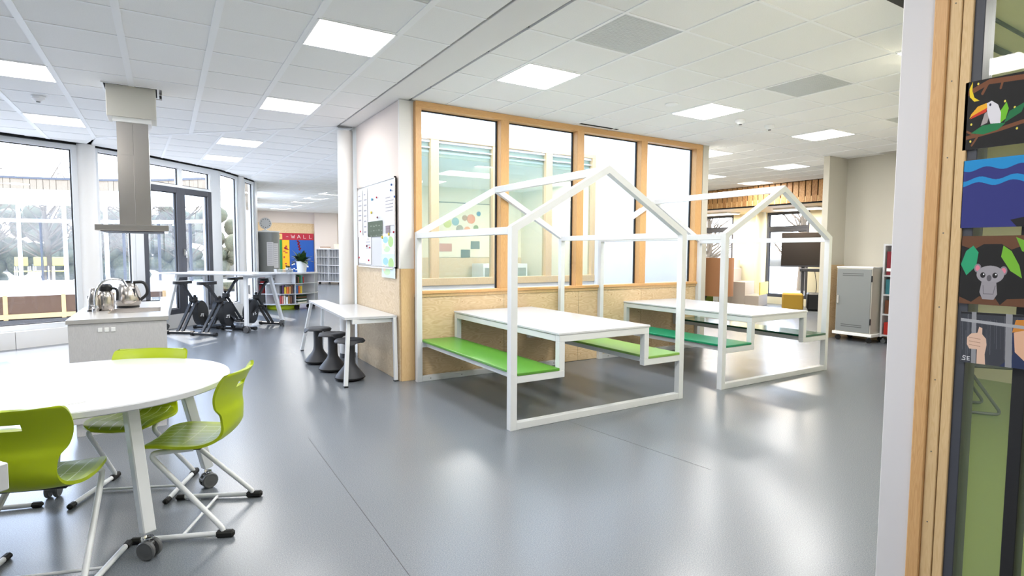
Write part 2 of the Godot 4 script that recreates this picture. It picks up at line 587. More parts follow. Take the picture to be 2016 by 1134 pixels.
func make_shell() -> void:
	# floor: one poured lino surface up to the glass front
	var poly := PackedVector2Array([Vector2(-9.5, 4.0), Vector2(2.6, 4.0), Vector2(2.6, -1.08), Vector2(8.3, -3.36), Vector2(15.2, -3.36), Vector2(15.2, -13.0), Vector2(9.0, -13.0), Vector2(9.0, -26.0)])
	for i in range(FRONT.size() - 1, -1, -1):
		poly.append(FRONT[i])
	var fl := struct_mesh(mb().prism(poly, -0.12, 0.0), "floor", M.lino, "smooth grey linoleum floor")
	for s in [[SEAM_A, SEAM_B], [SEAM_C, SEAM_D]]:
		var sm := mb()
		fbar(sm, s[0], s[1], -0.002, 0.0006, 0.003)
		part(sm, "weld_seam", M.charcoal, fl)
	# roof slabs keep the sky out above the suspended ceilings
	var roof := struct("roof_slab", "roof above the suspended ceilings")
	part(mb().bb(-9.8, 15.4, 3.2, 3.4, -5.98, 4.3), "slab", M.paint_white, roof)
	part(mb().bb(7.1, 15.4, 3.2, 3.4, -13.3, -5.98), "slab", M.paint_white, roof)
	part(mb().bb(2.33, 7.1, 3.2, 3.4, -13.3, -8.42), "slab", M.paint_white, roof)
	part(mb().bb(2.33, 9.3, 3.2, 3.4, -26.3, -13.3), "slab", M.paint_white, roof)
	var lp := PackedVector2Array([Vector2(2.33, -5.98), Vector2(2.33, -19.2)])
	for i in range(FRONT.size() - 2, -1, -1):
		lp.append(FRONT[i] + Vector2(-0.06, -0.08))
	lp.append(Vector2(-9.8, -5.98))
	part(mb().prism(lp, 3.2, 3.4), "slab", M.paint_white, roof)

	# suspended ceilings
	var seam_a := Vector2(-0.83, -10.42)
	var seam_b := Vector2(2.0, -7.66)
	var skip_r := []
	for k in 4:
		skip_r.append(Vector2(3.039 + 2.4 * k, -4.467))
	for k in 4:
		skip_r.append(Vector2(3.039 + 2.4 * k, -2.067))
		skip_r.append(Vector2(3.039 + 2.4 * k, 0.333))
	skip_r.append(Vector2(3.039, -3.267))
	skip_r.append(Vector2(5.439, -3.267))
	skip_r.append(Vector2(7.839, -3.267))
	var hall := PackedVector2Array([Vector2(2.338, 4.0), Vector2(2.338, -5.87), Vector2(7.05, -5.87), Vector2(7.19, -5.846), Vector2(10.17, -5.33), Vector2(10.17, -3.36), Vector2(8.3, -3.36), Vector2(2.6, -1.08), Vector2(2.55, -1.08), Vector2(2.55, 4.0)])
	ceiling_zone("ceiling", "white suspended tile ceiling over the house tables", hall, Vector2(2.739, -2.967), 0.0, 0.6, 0.6, 0.026, 0.026, skip_r, Rect2(2.3, -6.0, 8.0, 4.2))
	var skip_f := []
	var nook := PackedVector2Array([Vector2(7.19, -5.846), Vector2(7.19, -13.0), Vector2(12.38, -13.0), Vector2(12.38, -5.45), Vector2(10.17, -5.33)])
	for s in NOOK_LIGHTS:
		skip_f.append(s)
	ceiling_zone("ceiling", "suspended tile ceiling beyond the wooden window wall", nook, Vector2(7.4275, -6.627), -0.042, 0.6, 0.6, 0.026, 0.026, skip_f, Rect2(7.0, -9.0, 5.6, 4.0))
	var left := PackedVector2Array([Vector2(1.985, 4.0), seam_b + Vector2(-0.015, 0.0), seam_a, Vector2(-1.0, -11.1), Vector2(-1.917, -10.66), Vector2(-4.2, -9.78), Vector2(-6.8, -9.6), Vector2(-9.5, -10.1), Vector2(-9.5, 4.0)])
	var skip_l := []
	for i in range(-3, 1):
		for j in range(-1, 4):
			skip_l.append(Vector2(1.26 + 2.4 * i, -4.48 + 2.4 * (j - 2)))
	skip_l.append(Vector2(1.26, -3.28))
	for z in [-6.88, -7.48]:
		skip_l.append(Vector2(0.06, z))
		skip_l.append(Vector2(-0.54, z))
	ceiling_zone("ceiling", "suspended tile ceiling with wide grid bars over the kitchen island", left, Vector2(0.36, -4.18), 0.0, 0.6, 0.6, 0.05, 0.022, skip_l, Rect2(-2.6, -11.2, 4.7, 8.2))
	# tiles cut round the hood box
	var around := struct("ceiling", "cut ceiling tiles round the extractor shaft")
	for s in [[-0.815, -0.475, -7.76, -6.6], [0.02, 0.335, -7.76, -6.6], [-0.475, 0.02, -6.94, -6.6], [-0.475, 0.02, -7.76, -7.42]]:
		part(mb().bb(s[0], s[1], CEIL + 0.002, CEIL + 0.02, s[2], s[3]), "ceiling_tile", M.tile_mineral, around)
	var back := PackedVector2Array([seam_b + Vector2(0.0, -0.05), Vector2(2.2, -7.66), Vector2(2.2, -8.42), Vector2(9.0, -8.42), Vector2(9.0, -26.0), Vector2(3.1, -26.0)])
	for i in range(FRONT.size() - 2, 3, -1):
		back.append(FRONT[i] + Vector2(0.05, 0.07))
	back.append(seam_a + Vector2(0.0, -0.05))
	ceiling_zone("ceiling", "suspended tile ceiling running back to the colourful wall", back, Vector2(0.7054, -9.8846), -0.05, 0.6, 0.6, 0.035, 0.022, [Vector2(1.02, -9.6), Vector2(0.93, -11.4)], Rect2(-1.0, -12.4, 3.4, 5.0))
	var seam := mb()
	seam.bar(v3(seam_a.x, CEIL, seam_a.y), v3(seam_b.x, CEIL, seam_b.y), 0.05, 0.012)
	struct_mesh(seam, "trim_1", M.grid_white, "white strip where two ceiling grids meet")
	# soffit of the beam with its shadow gaps
	struct_mesh(mb().bb(2.011, 2.318, CEIL + 0.004, CEIL + 0.1, -7.58, 4.0, 0.004), "trim_2", M.paint_white, "smooth white beam soffit between dark shadow gaps")
	struct_mesh(mb().bb(1.9, 2.4, CEIL + 0.045, CEIL + 0.06, -7.7, 4.0), "trim_3", M.black_gap, "dark shadow gap beside the beam")

	# walls
	var wl := struct("wall_whiteboard", "white end wall that carries the whiteboard")
	part(mb().bb(2.215, 2.37, 0.0, CEIL, -7.55, -5.945), "core", M.pink_wall, wl)
	part(mb().bb(2.205, 2.37, 1.262, CEIL, -5.945, -5.915, 0.002), "white_end_cover", M.paint_white, wl)
	part(mb().bb(2.199, 2.215, 0.0, 1.262, -7.56, -5.93, 0.002), "plywood_panel", M.ply_wall_x, wl)
	part(mb().bb(2.215, 2.372, 0.0, 1.262, -5.945, -5.912, 0.002), "plywood_panel", M.pine_light, wl)
	var cl := struct("column", "round white column at the end of the whiteboard wall")
	cl.set_meta("kind", "structure")
	part(mb().at(Transform3D(Basis(), v3(2.1, 0, -7.68))).lathe([Vector2(0.1, 0), Vector2(0.1, CEIL - 0.05)], 28, true), "shaft", M.paint_white, cl)
	part(mb().at(Transform3D(Basis(), v3(2.1, 0, -7.68))).lathe([Vector2(0.105, 0), Vector2(0.105, 0.06), Vector2(0.1, 0.06)], 28), "base_ring", M.charcoal, cl)
	# corner beyond the window wall
	struct_mesh(mb().bb(7.06, 7.19, 0.0, CEIL, -6.1, -5.86), "wall_corner", M.warm_wall, "narrow cream pier beside the wooden window wall")
	struct_mesh(mb().bb(7.06, 7.2, 0.0, CEIL + 0.1, -8.5, -6.1), "wall_patio", M.outside_white, "white rendered side wall of the patio")
	struct_mesh(mb().bb(7.2, 7.34, 0.0, 2.86, -6.75, -6.55), "wall_pier", M.warm_wall, "cream pier behind the wooden window wall")
	var nk := struct("wall_right", "cream walls of the nook behind the metal cart")
	part(mb().bb(9.6, 10.35, 0.0, CEIL, -5.43, -5.33), "wall_panel", M.warm_wall, nk)
	part(mb().bb(10.17, 10.35, 0.0, CEIL, -5.33, -3.3), "wall_panel", M.warm_wall, nk)
	part(mb().bb(9.62, 10.17, 0.0, 1.262, -5.33, -5.318), "plywood_panel", M.ply_wall_z, nk)
	part(mb().bb(10.158, 10.17, 0.0, 1.245, -5.318, -4.0), "plywood_panel", M.ply_wall_z, nk)
	# bulkhead clad with upright boards, lower ceiling and window wall behind it
	var bh := struct("wall_bulkhead", "bulkhead clad with upright larch boards")
	part(mb().bb(12.42, 12.6, 2.6, 3.2, -13.0, -5.0), "backing", M.black_gap, bh)
	var z := -5.05
	var k := 0
	while z > -12.9:
		var w: float = [0.118, 0.132, 0.124][k % 3]
		part(mb().bb(12.392 + 0.004 * (k % 2), 12.42, 2.62, 3.098, z - w, z, 0.003), "board", M.larch if k % 4 != 2 else M.larch_dark, bh)
		z -= w + 0.024
		k += 1
	struct_mesh(mb().bb(12.4, 15.2, 2.62, 2.75, -13.0, -4.0), "ceiling_low", M.pine_light, "pale wooden lower ceiling before the far windows")
	var ws := struct("wall_far_right", "white wall with tall grey-framed windows")
	for s in [[-13.0, -12.45, 0.0, 2.62], [-11.15, -10.02, 0.0, 2.62], [-8.75, -3.3, 0.0, 2.62], [-12.45, -11.15, 0.0, 1.1], [-10.02, -8.75, 0.0, 0.2]]:
		part(mb().bb(14.9, 15.1, s[2], s[3], s[0], s[1]), "wall_panel", M.cream, ws)
	glazed("window_1", "grey framed tilting window left of the far white wall", Vector2(14.95, -12.45), Vector2(14.95, -11.15), 1.1, 2.18, 0.07, 0.09, M.frame_grey, M.glass)
	glazed("window_2", "narrow top light over the far left window", Vector2(14.95, -12.45), Vector2(14.95, -11.15), 2.18, 2.62, 0.06, 0.09, M.frame_grey, M.glass)
	glazed("window_3", "tall grey framed window behind the dark screen", Vector2(14.95, -10.02), Vector2(14.95, -8.75), 0.2, 2.15, 0.08, 0.09, M.frame_grey, M.glass)
	glazed("window_4", "top light over the tall far window", Vector2(14.95, -10.02), Vector2(14.95, -8.75), 2.15, 2.62, 0.06, 0.09, M.frame_grey, M.glass)
	var rc := struct("column", "round white column beside the tall far window")
	part(mb().at(Transform3D(Basis(), v3(14.6, 0, -10.02))).lathe([Vector2(0.13, 0), Vector2(0.13, 2.62)], 24, true), "shaft", M.cream, rc)
	struct_mesh(mb().bb(7.19, 15.2, 0.0, CEIL + 0.1, -13.15, -13.0), "wall_end", M.cream, "far cream wall of the right wing")
	# end wall of the long hall at the left
	var wb := struct("wall_back", "pale end wall of the long hall")
	part(mb().bb(2.9, 9.0, 0.0, CEIL + 0.1, -26.2, -25.6), "wall_panel", M.pink_wall, wb)
	part(mb().bb(3.3, 5.75, 0.0, 2.62, -25.6, -25.56), "plywood_panel", M.ply_wall_z, wb)
	part(mb().bb(5.58, 6.55, 0.0, CEIL, -25.6, -25.4), "pier", M.pink_wall, wb)
	struct_mesh(mb().bb(8.2, 8.4, 0.0, CEIL, -25.6, -8.42), "wall_hall", M.cream, "side wall of the long hall")
	struct_mesh(mb().bb(2.3, 2.42, 0.0, 3.3, -8.5, -7.55), "wall_link", M.outside_white, "white wall between hall and patio")
	struct_mesh(mb().bb(2.37, 2.42, 0.0, 3.3, -7.56, -5.98), "wall_patio_left", M.outside_white, "white rendered left wall of the patio")
	struct_mesh(mb().bb(-9.7, -9.5, -0.1, 3.3, -10.4, 4.2), "wall_left", M.paint_white, "white wall outside the left edge of view")
	struct_mesh(mb().bb(-9.7, 2.62, -0.1, 3.3, 4.0, 4.2), "wall_behind", M.paint_white, "white wall behind the viewer")
	struct_mesh(mb().bb(8.2, 15.2, 0.0, 3.2, -3.36, -3.2), "wall_nook_end", M.warm_wall, "cream wall closing the right wing behind the wall end")
	window_wall()
	glass_front()
	right_partition()

func window_wall() -> void:
	var o := struct("wall_window", "wooden window wall with four tall panes")
	var posts := [[2.371, 2.443], [3.459, 3.574], [4.618, 4.733], [5.764, 5.884], [6.91, 7.05]]
	for s in posts:
		part(mb().bb(s[0], s[1], 0.985, CEIL - 0.004, -5.985, WALL_Z + 0.012, 0.004), "post", M.pine, o)
	part(mb().bb(2.371, 7.05, 3.03, CEIL - 0.002, -5.985, WALL_Z + 0.018, 0.004), "head_rail", M.pine_across, o)
	part(mb().bb(2.371, 7.05, 0.978, 1.013, -5.985, WALL_Z + 0.03, 0.004), "sill_rail", M.pine_across, o)
	part(mb().bb(2.371, 7.05, 0.945, 0.978, WALL_Z - 0.01, WALL_Z + 0.012, 0.002), "apron", M.pine_light, o)
	part(mb().bb(2.37, 7.05, 0.0, 0.94, -5.985, WALL_Z - 0.004), "studs", M.black_gap, o)
	for i in 4:
		var x0: float = posts[i][0] + (0.0 if i == 0 else 0.06)
		var x1: float = posts[i + 1][0] + (0.06 if i < 3 else 0.14)
		var p := part(mb().bb(x0 + 0.0015, x1 - 0.0015, 0.004, 0.945, WALL_Z - 0.012, WALL_Z, 0.002), "plywood_panel", M.ply_wall_z, o)
		var sc := mb()
		for a in 3:
			for c in 4:
				var sx := lerpf(x0 + 0.05, x1 - 0.05, a / 2.0)
				var sy := lerpf(0.09, 0.87, c / 3.0)
				sc.at(Transform3D(Basis(Vector3.RIGHT, PI / 2), v3(sx, sy, WALL_Z + 0.0006))).lathe([Vector2(0.0, -0.002), Vector2(0.0065, -0.002), Vector2(0.0065, 0.0004), Vector2(0.0, 0.0004)], 8)
		part(sc, "screws", M.larch_dark, p)
		var g0: float = posts[i][1]
		var g1: float = posts[i + 1][0]
		part(sheet(Vector2(g0, -5.962), Vector2(g1, -5.962), 1.013, 3.03), "pane", M.glass, o)
		var gk := mb()
		gk.bb(g1 - 0.016, g1, 1.013, 3.03, -5.975, -5.95)
		gk.bb(g0, g0 + 0.012, 1.013, 3.03, -5.975, -5.95)
		gk.bb(g0, g1, 3.018, 3.03, -5.975, -5.95)
		part(gk, "gasket", M.gasket, o)
	part(mb().bb(2.42, 7.06, 0.96, 1.004, -6.13, -5.985, 0.004), "outer_sill", M.outside_white, o)

func glass_front() -> void:
	var top := 3.08
	# plinths and dark gap at the ceiling
	var pl := struct("wall_front", "white plinth and dark ceiling joint along the curved glass front")
	for i in FRONT.size() - 1:
		var b := mb()
		fbar(b, FRONT[i], FRONT[i + 1], 0.0, 0.25, 0.14)
		part(b, "plinth", M.paint_white, pl)
		b = mb()
		fbar(b, FRONT[i], FRONT[i + 1], -0.4, 0.0, 0.16)
		part(b, "footing", M.outside_white, pl)
		b = mb()
		fbar(b, FRONT[i], FRONT[i + 1], top, 3.22, 0.1)
		part(b, "head_joint", M.black_gap, pl)
		b = mb()
		fbar(b, FRONT[i] + Vector2(-0.12, -0.16), FRONT[i + 1] + Vector2(-0.12, -0.16), 3.12, 4.0, 0.12)
		part(b, "outer_fascia", M.cladding, pl)
	var ov := struct("canopy", "narrow roof canopy outside the left windows")
	for i in 3:
		var cb := mb()
		var nn: Vector2 = (FRONT[i + 1] - FRONT[i]).normalized().orthogonal()
		nn = nn if nn.y < 0.0 else -nn
		cb.prism(PackedVector2Array([FRONT[i], FRONT[i + 1], FRONT[i + 1] + nn * 1.6, FRONT[i] + nn * 1.6]), 3.26, 3.4)
		part(cb, "canopy_slab", M.outside_white, ov)
	glazed("window_5", "white framed pane at the far left outside the view", FRONT[1], FRONT[2], 0.25, top, 0.07, 0.1, M.frame_white, M.glass)
	glazed("window_6", "big white framed pane left of the first column", FRONT[2], Vector2(-1.14, -11.165), 0.25, top, 0.08, 0.1, M.frame_white, M.glass)
	glazed("window_7", "narrow pane between the first column and the extractor hood", Vector2(-0.95, -11.29), Vector2(-0.46, -11.682), 0.25, top, 0.06, 0.1, M.frame_white, M.glass)
	for s in [[Vector2(-1.03, -11.2), 0.13, "round white column left of the extractor hood"], [Vector2(1.44, -14.02), 0.115, "round white column right of the glass doors"]]:
		var c := struct("column", s[2])
		part(mb().at(Transform3D(Basis(), v3(s[0].x, 0, s[0].y))).lathe([Vector2(s[1], 0), Vector2(s[1], CEIL - 0.002)], 28, true), "shaft", M.paint_white, c)
	var dp := Vector2(-0.34, -11.777)
	var dq := Vector2(0.80, -12.95)
	var d := dp.distance_to(dq)
	var post := struct("trim_4", "white posts on both sides of the glass doors")
	var pb := mb()
	fbar(pb, Vector2(-0.46, -11.682), dp, 0.25, top, 0.11, 0.004)
	part(pb, "post", M.frame_white, post)
	pb = mb()
	fbar(pb, dq, Vector2(0.945, -13.1), 0.25, top, 0.11, 0.004)
	part(pb, "post", M.frame_white, post)
	pb = mb()
	fbar(pb, dp, dq, 2.98, top, 0.11, 0.004)
	part(pb, "post", M.frame_white, post)
	var mid := along(dp, dq, d * 0.52)
	glazed("window_8", "left top light over the grey glass doors", dp, mid, 2.62, 3.02, 0.045, 0.1, M.frame_white, M.glass)
	glazed("window_9", "right top light over the grey glass doors", mid, dq, 2.62, 3.02, 0.045, 0.1, M.frame_white, M.glass)
	glazed("door_1", "left leaf of the dark grey glass double doors", dp, mid, 0.25, 2.62, 0.1, 0.09, M.frame_grey, M.glass)
	var dr := glazed("door_2", "right leaf of the dark grey glass double doors", mid, dq, 0.25, 2.62, 0.1, 0.09, M.frame_grey, M.glass)
	var h := mb()
	var hp := v3(mid.x + 0.06, 1.43, mid.y + 0.02)
	h.tube([hp + v3(-0.01, 0, 0.0), hp + v3(0.03, 0.0, 0.045), hp + v3(0.036, -0.13, 0.05)], 0.011, 8)
	h.box(hp + v3(0.008, -0.02, 0.02), v3(0.03, 0.12, 0.02), 0.004)
	part(h, "door_handle", M.chrome, dr)
	glazed("window_10", "slim pane between the glass doors and the second column", Vector2(0.945, -13.1), Vector2(1.37, -13.9), 0.25, top, 0.06, 0.1, M.frame_white, M.glass)
	glazed("window_11", "slim pane right of the second column", Vector2(1.53, -14.2), Vector2(1.8, -14.76), 0.25, top, 0.06, 0.1, M.frame_white, M.glass)
	var e := struct("wall_front_end", "white wall that continues the glass front to the long hall")
	pb = mb()
	fbar(pb, Vector2(1.8, -14.76), Vector2(1.87, -15.0), 0.0, CEIL + 0.1, 0.16)
	part(pb, "post", M.frame_white, e)
	pb = mb()
	fbar(pb, Vector2(1.87, -15.0), FRONT[9], 0.0, 0.25, 0.1)
	part(pb, "wall_panel", M.paint_white, e)
	var wa := Vector2(1.87, -15.0)
	var wl: float = wa.distance_to(FRONT[9]) / 5.0
	for k in 5:
		if k % 2 == 0:
			pb = mb()
			fbar(pb, along(wa, FRONT[9], wl * k), along(wa, FRONT[9], wl * (k + 1)), 0.25, CEIL + 0.1, 0.1)
			part(pb, "wall_panel", M.paint_white, e)
			continue
		glazed("window_%d" % (12 + k), "%s pane of the glass front along the long hall" % ["first", "second", "third", "fourth", "fifth"][k], along(wa, FRONT[9], wl * k), along(wa, FRONT[9], wl * (k + 1)), 0.25, 3.2, 0.07, 0.1, M.frame_white, M.glass)

# ---------- pictures drawn on paper ----------
func fill(im: Image, pts: Array, c: Color) -> void:
	var w := im.get_width()
	var h := im.get_height()
	var poly := PackedVector2Array()
	var y0 := 1e9
	var y1 := -1e9
	for p in pts:
		poly.append(Vector2(p[0] * w, p[1] * h))
		y0 = minf(y0, p[1] * h)
		y1 = maxf(y1, p[1] * h)
	for y in range(maxi(0, int(y0)), mini(h, int(y1) + 1)):
		var xs := []
		for i in poly.size():
			var a := poly[i]
			var b := poly[(i + 1) % poly.size()]
			if (a.y <= y + 0.5) != (b.y <= y + 0.5):
				xs.append(a.x + (y + 0.5 - a.y) / (b.y - a.y) * (b.x - a.x))
		xs.sort()
		for i in range(0, xs.size() - 1, 2):
			var xa := maxi(0, int(round(xs[i])))
			var xb := mini(w, int(round(xs[i + 1])))
			if xb > xa:
				im.fill_rect(Rect2i(xa, y, xb - xa, 1), c)

func oval(im: Image, x: float, y: float, rx: float, ry: float, c: Color) -> void:
	var p := []
	for i in 28:
		p.append([x + cos(TAU * i / 28) * rx, y + sin(TAU * i / 28) * ry])
	fill(im, p, c)

func wave(im: Image, y0: float, y1: float, amp: float, ph: float, c: Color) -> void:
	var p := []
	for i in 25:
		p.append([i / 24.0, y0 + amp * sin(i * 0.62 + ph)])
	for i in range(24, -1, -1):
		p.append([i / 24.0, y1 + amp * sin(i * 0.62 + ph + 0.4)])
	fill(im, p, c)

func stroke(im: Image, pts: Array, r: float, c: Color) -> void:
	var asp := float(im.get_width()) / im.get_height()
	for i in pts.size() - 1:
		var a := Vector2(pts[i][0], pts[i][1])
		var b := Vector2(pts[i + 1][0], pts[i + 1][1])
		var n := maxi(2, int(a.distance_to(b) / (r * 0.5)))
		for k in n + 1:
			var q := a.lerp(b, float(k) / n)
			var p := []
			for e in 8:
				p.append([q.x + cos(TAU * e / 8) * r / asp, q.y + sin(TAU * e / 8) * r])
			fill(im, p, c)

func picture_mat(im: Image, rough := 0.7) -> StandardMaterial3D:
	var m := StandardMaterial3D.new()
	m.albedo_texture = ImageTexture.create_from_image(im)
	m.roughness = rough
	return m

func blank(w: int, h: int, c: Color) -> Image:
	var im := Image.create(w, h, false, Image.FORMAT_RGB8)
	im.fill(c)
	return im

func toucan_picture() -> Image:
	var im := blank(560, 400, c8(22, 20, 20))
	for s in [[0.16, 0.02], [0.44, 0.04], [0.62, 0.06], [0.5, 0.34], [0.62, 0.45], [0.1, 0.6], [0.66, 0.75], [0.1, 0.85], [0.9, 0.2], [0.86, 0.62]]:
		oval(im, s[0], s[1] + 0.03, 0.013, 0.018, c8(240, 220, 90))
	var br := c8(120, 72, 44)
	stroke(im, [[0.03, 0.17], [0.14, 0.12], [0.3, 0.05], [0.6, 0.07], [1.0, 0.1]], 0.04, br)
	stroke(im, [[0.28, 0.07], [0.22, 0.2]], 0.025, br)
	stroke(im, [[0.46, 0.08], [0.44, 0.17]], 0.02, br)
	fill(im, [[0.09, 0.0], [0.05, 0.1], [0.06, 0.22], [0.12, 0.3], [0.19, 0.3], [0.12, 0.24], [0.09, 0.14]], c8(240, 208, 40))
	stroke(im, [[0.04, 0.82], [0.2, 0.8], [0.45, 0.76], [0.7, 0.7], [1.0, 0.66]], 0.03, br)
	stroke(im, [[0.2, 0.8], [0.12, 0.94]], 0.018, br)
	stroke(im, [[0.16, 0.8], [0.05, 0.73]], 0.018, br)
	fill(im, [[0.1, 0.76], [0.24, 0.67], [0.42, 0.66], [0.52, 0.68], [0.44, 0.76], [0.26, 0.8]], c8(28, 122, 72))
	fill(im, [[0.5, 0.68], [0.56, 0.52], [0.75, 0.42], [0.7, 0.56]], c8(24, 110, 64))
	fill(im, [[0.46, 0.67], [0.45, 0.5], [0.52, 0.38], [0.55, 0.48], [0.52, 0.62]], c8(112, 190, 40))
	fill(im, [[0.3, 0.64], [0.22, 0.67], [0.26, 0.5], [0.34, 0.44]], c8(170, 160, 158))
	fill(im, [[0.27, 0.36], [0.34, 0.33], [0.42, 0.4], [0.46, 0.52], [0.46, 0.67], [0.34, 0.66], [0.3, 0.52]], c8(226, 222, 228))
	oval(im, 0.325, 0.385, 0.012, 0.02, c8(40, 40, 60))
	fill(im, [[0.28, 0.35], [0.17, 0.38], [0.09, 0.48], [0.07, 0.54], [0.12, 0.5], [0.29, 0.42]], c8(240, 176, 40))
	fill(im, [[0.29, 0.42], [0.12, 0.5], [0.08, 0.55], [0.28, 0.48]], c8(212, 58, 34))
	return im

func sea_picture() -> Image:
	var im := blank(560, 400, c8(46, 50, 124))
	fill(im, [[0, 0], [1, 0], [1, 0.08], [0, 0.08]], c8(24, 140, 204))
	wave(im, 0.0, 0.14, 0.03, 0.0, c8(24, 140, 204))
	wave(im, 0.28, 0.36, 0.03, 1.4, c8(24, 140, 204))
	fill(im, [[0.62, 0.9], [0.8, 0.86], [1.0, 0.9], [1.0, 1.0], [0.7, 1.0]], c8(24, 22, 28))
	return im

func koala_picture() -> Image:
	var im := blank(560, 400, c8(22, 20, 20))
	var br := c8(104, 66, 42)
	fill(im, [[0, 0], [1, 0], [1, 0.2], [0.8, 0.12], [0.62, 0.2], [0.5, 0.12], [0.28, 0.12], [0.16, 0.2], [0, 0.14]], br)
	fill(im, [[0, 1], [0, 0.9], [0.16, 0.97], [0.26, 0.88], [0.46, 0.9], [0.52, 0.99], [0.6, 0.9], [0.8, 0.88], [1, 0.94], [1, 1]], br)
	fill(im, [[0.0, 0.42], [0.06, 0.22], [0.15, 0.14], [0.22, 0.24], [0.2, 0.44], [0.08, 0.58]], c8(38, 160, 112))
	fill(im, [[0.52, 0.14], [0.62, 0.22], [0.72, 0.42], [0.76, 0.6], [0.62, 0.5], [0.5, 0.3]], c8(118, 182, 48))
	fill(im, [[0.66, 0.02], [0.82, 0.1], [0.9, 0.3], [0.74, 0.22]], c8(110, 172, 44))
	for e in [[0.22, 0.47], [0.54, 0.5]]:
		oval(im, e[0], e[1], 0.045, 0.065, c8(138, 132, 138))
		oval(im, e[0], e[1], 0.028, 0.042, c8(226, 130, 150))
	oval(im, 0.38, 0.56, 0.17, 0.13, c8(160, 155, 160))
	fill(im, [[0.28, 0.66], [0.46, 0.66], [0.48, 0.84], [0.44, 0.92], [0.3, 0.92], [0.26, 0.82]], c8(156, 151, 156))
	for e in [[0.29, 0.57], [0.44, 0.57]]:
		oval(im, e[0], e[1], 0.032, 0.04, c8(28, 24, 26))
		oval(im, e[0] + 0.01, e[1] - 0.014, 0.009, 0.012, Color.WHITE)
	oval(im, 0.37, 0.61, 0.03, 0.045, c8(96, 92, 98))
	stroke(im, [[0.3, 0.72], [0.31, 0.84], [0.43, 0.84], [0.45, 0.72]], 0.006, c8(110, 104, 110))
	return im

func bars_picture() -> Image:
	var im := blank(560, 340, c8(58, 60, 68))
	for i in 60:
		var x := rng.randf()
		stroke(im, [[x, rng.randf() * 0.4], [x + 0.01, 0.5 + rng.randf() * 0.5]], 0.006, c8(72 + i % 3 * 8, 74 + i % 3 * 8, 82 + i % 3 * 8))
	fill(im, [[0.0, 0.0], [1.0, 0.0], [1.0, 0.04], [0.0, 0.04]], c8(26, 26, 28))
	fill(im, [[0.62, 0.3], [0.72, 0.08], [1.0, 0.1], [1.0, 1.0], [0.5, 1.0], [0.6, 0.86], [0.66, 0.74]], c8(36, 48, 84))
	fill(im, [[0.66, 0.34], [0.78, 0.26], [1.0, 0.3], [1.0, 0.9], [0.8, 0.86], [0.68, 0.7]], c8(226, 178, 146))
	fill(im, [[0.64, 0.34], [0.68, 0.1], [1.0, 0.06], [1.0, 0.32], [0.8, 0.28]], c8(206, 132, 48))
	for s in [[0.14, 0.2], [0.56, 0.64]]:
		fill(im, [[s[0], 0.0], [s[1], 0.0], [s[1] + 0.01, 1.0], [s[0] + 0.01, 1.0]], c8(146, 146, 150))
	fill(im, [[0.0, 0.13], [1.0, 0.22], [1.0, 0.28], [0.0, 0.19]], c8(168, 168, 172))
	fill(im, [[0.09, 0.5], [0.14, 0.42], [0.22, 0.4], [0.24, 0.28], [0.28, 0.3], [0.28, 0.42], [0.33, 0.5], [0.34, 0.62], [0.32, 0.8], [0.33, 1.0], [0.22, 1.0], [0.22, 0.72], [0.12, 0.72], [0.09, 0.64]], c8(224, 188, 164))
	for y in [0.5, 0.57, 0.64]:
		stroke(im, [[0.12, y], [0.26, y + 0.02]], 0.006, c8(176, 136, 116))
	# the letters S E
	var wc := c8(224, 224, 226)
	stroke(im, [[0.08, 0.88], [0.05, 0.87], [0.04, 0.9], [0.07, 0.92], [0.07, 0.95], [0.03, 0.95]], 0.008, wc)
	stroke(im, [[0.13, 0.88], [0.1, 0.88], [0.1, 0.95], [0.13, 0.95]], 0.008, wc)
	stroke(im, [[0.1, 0.915], [0.125, 0.915]], 0.008, wc)
	return im

func poster(label: String, im: Image, z0: float, y0: float, y1: float, tilt: float) -> void:
	var h := y1 - y0
	var w := 0.232
	var t := thing("poster", label, "artwork", v3(2.5, y0, z0))
	t.rotation.x = tilt
	var b := mb()
	b.quad_uv(v3(0, 0, 0), v3(0, 0, w), v3(0, h, w), v3(0, h, 0), Vector3.LEFT)
	part(b, "drawing", picture_mat(im), t)
	part(mb().bb(0.0006, 0.002, 0, h, 0, w), "backing_sheet", M.paper, t)

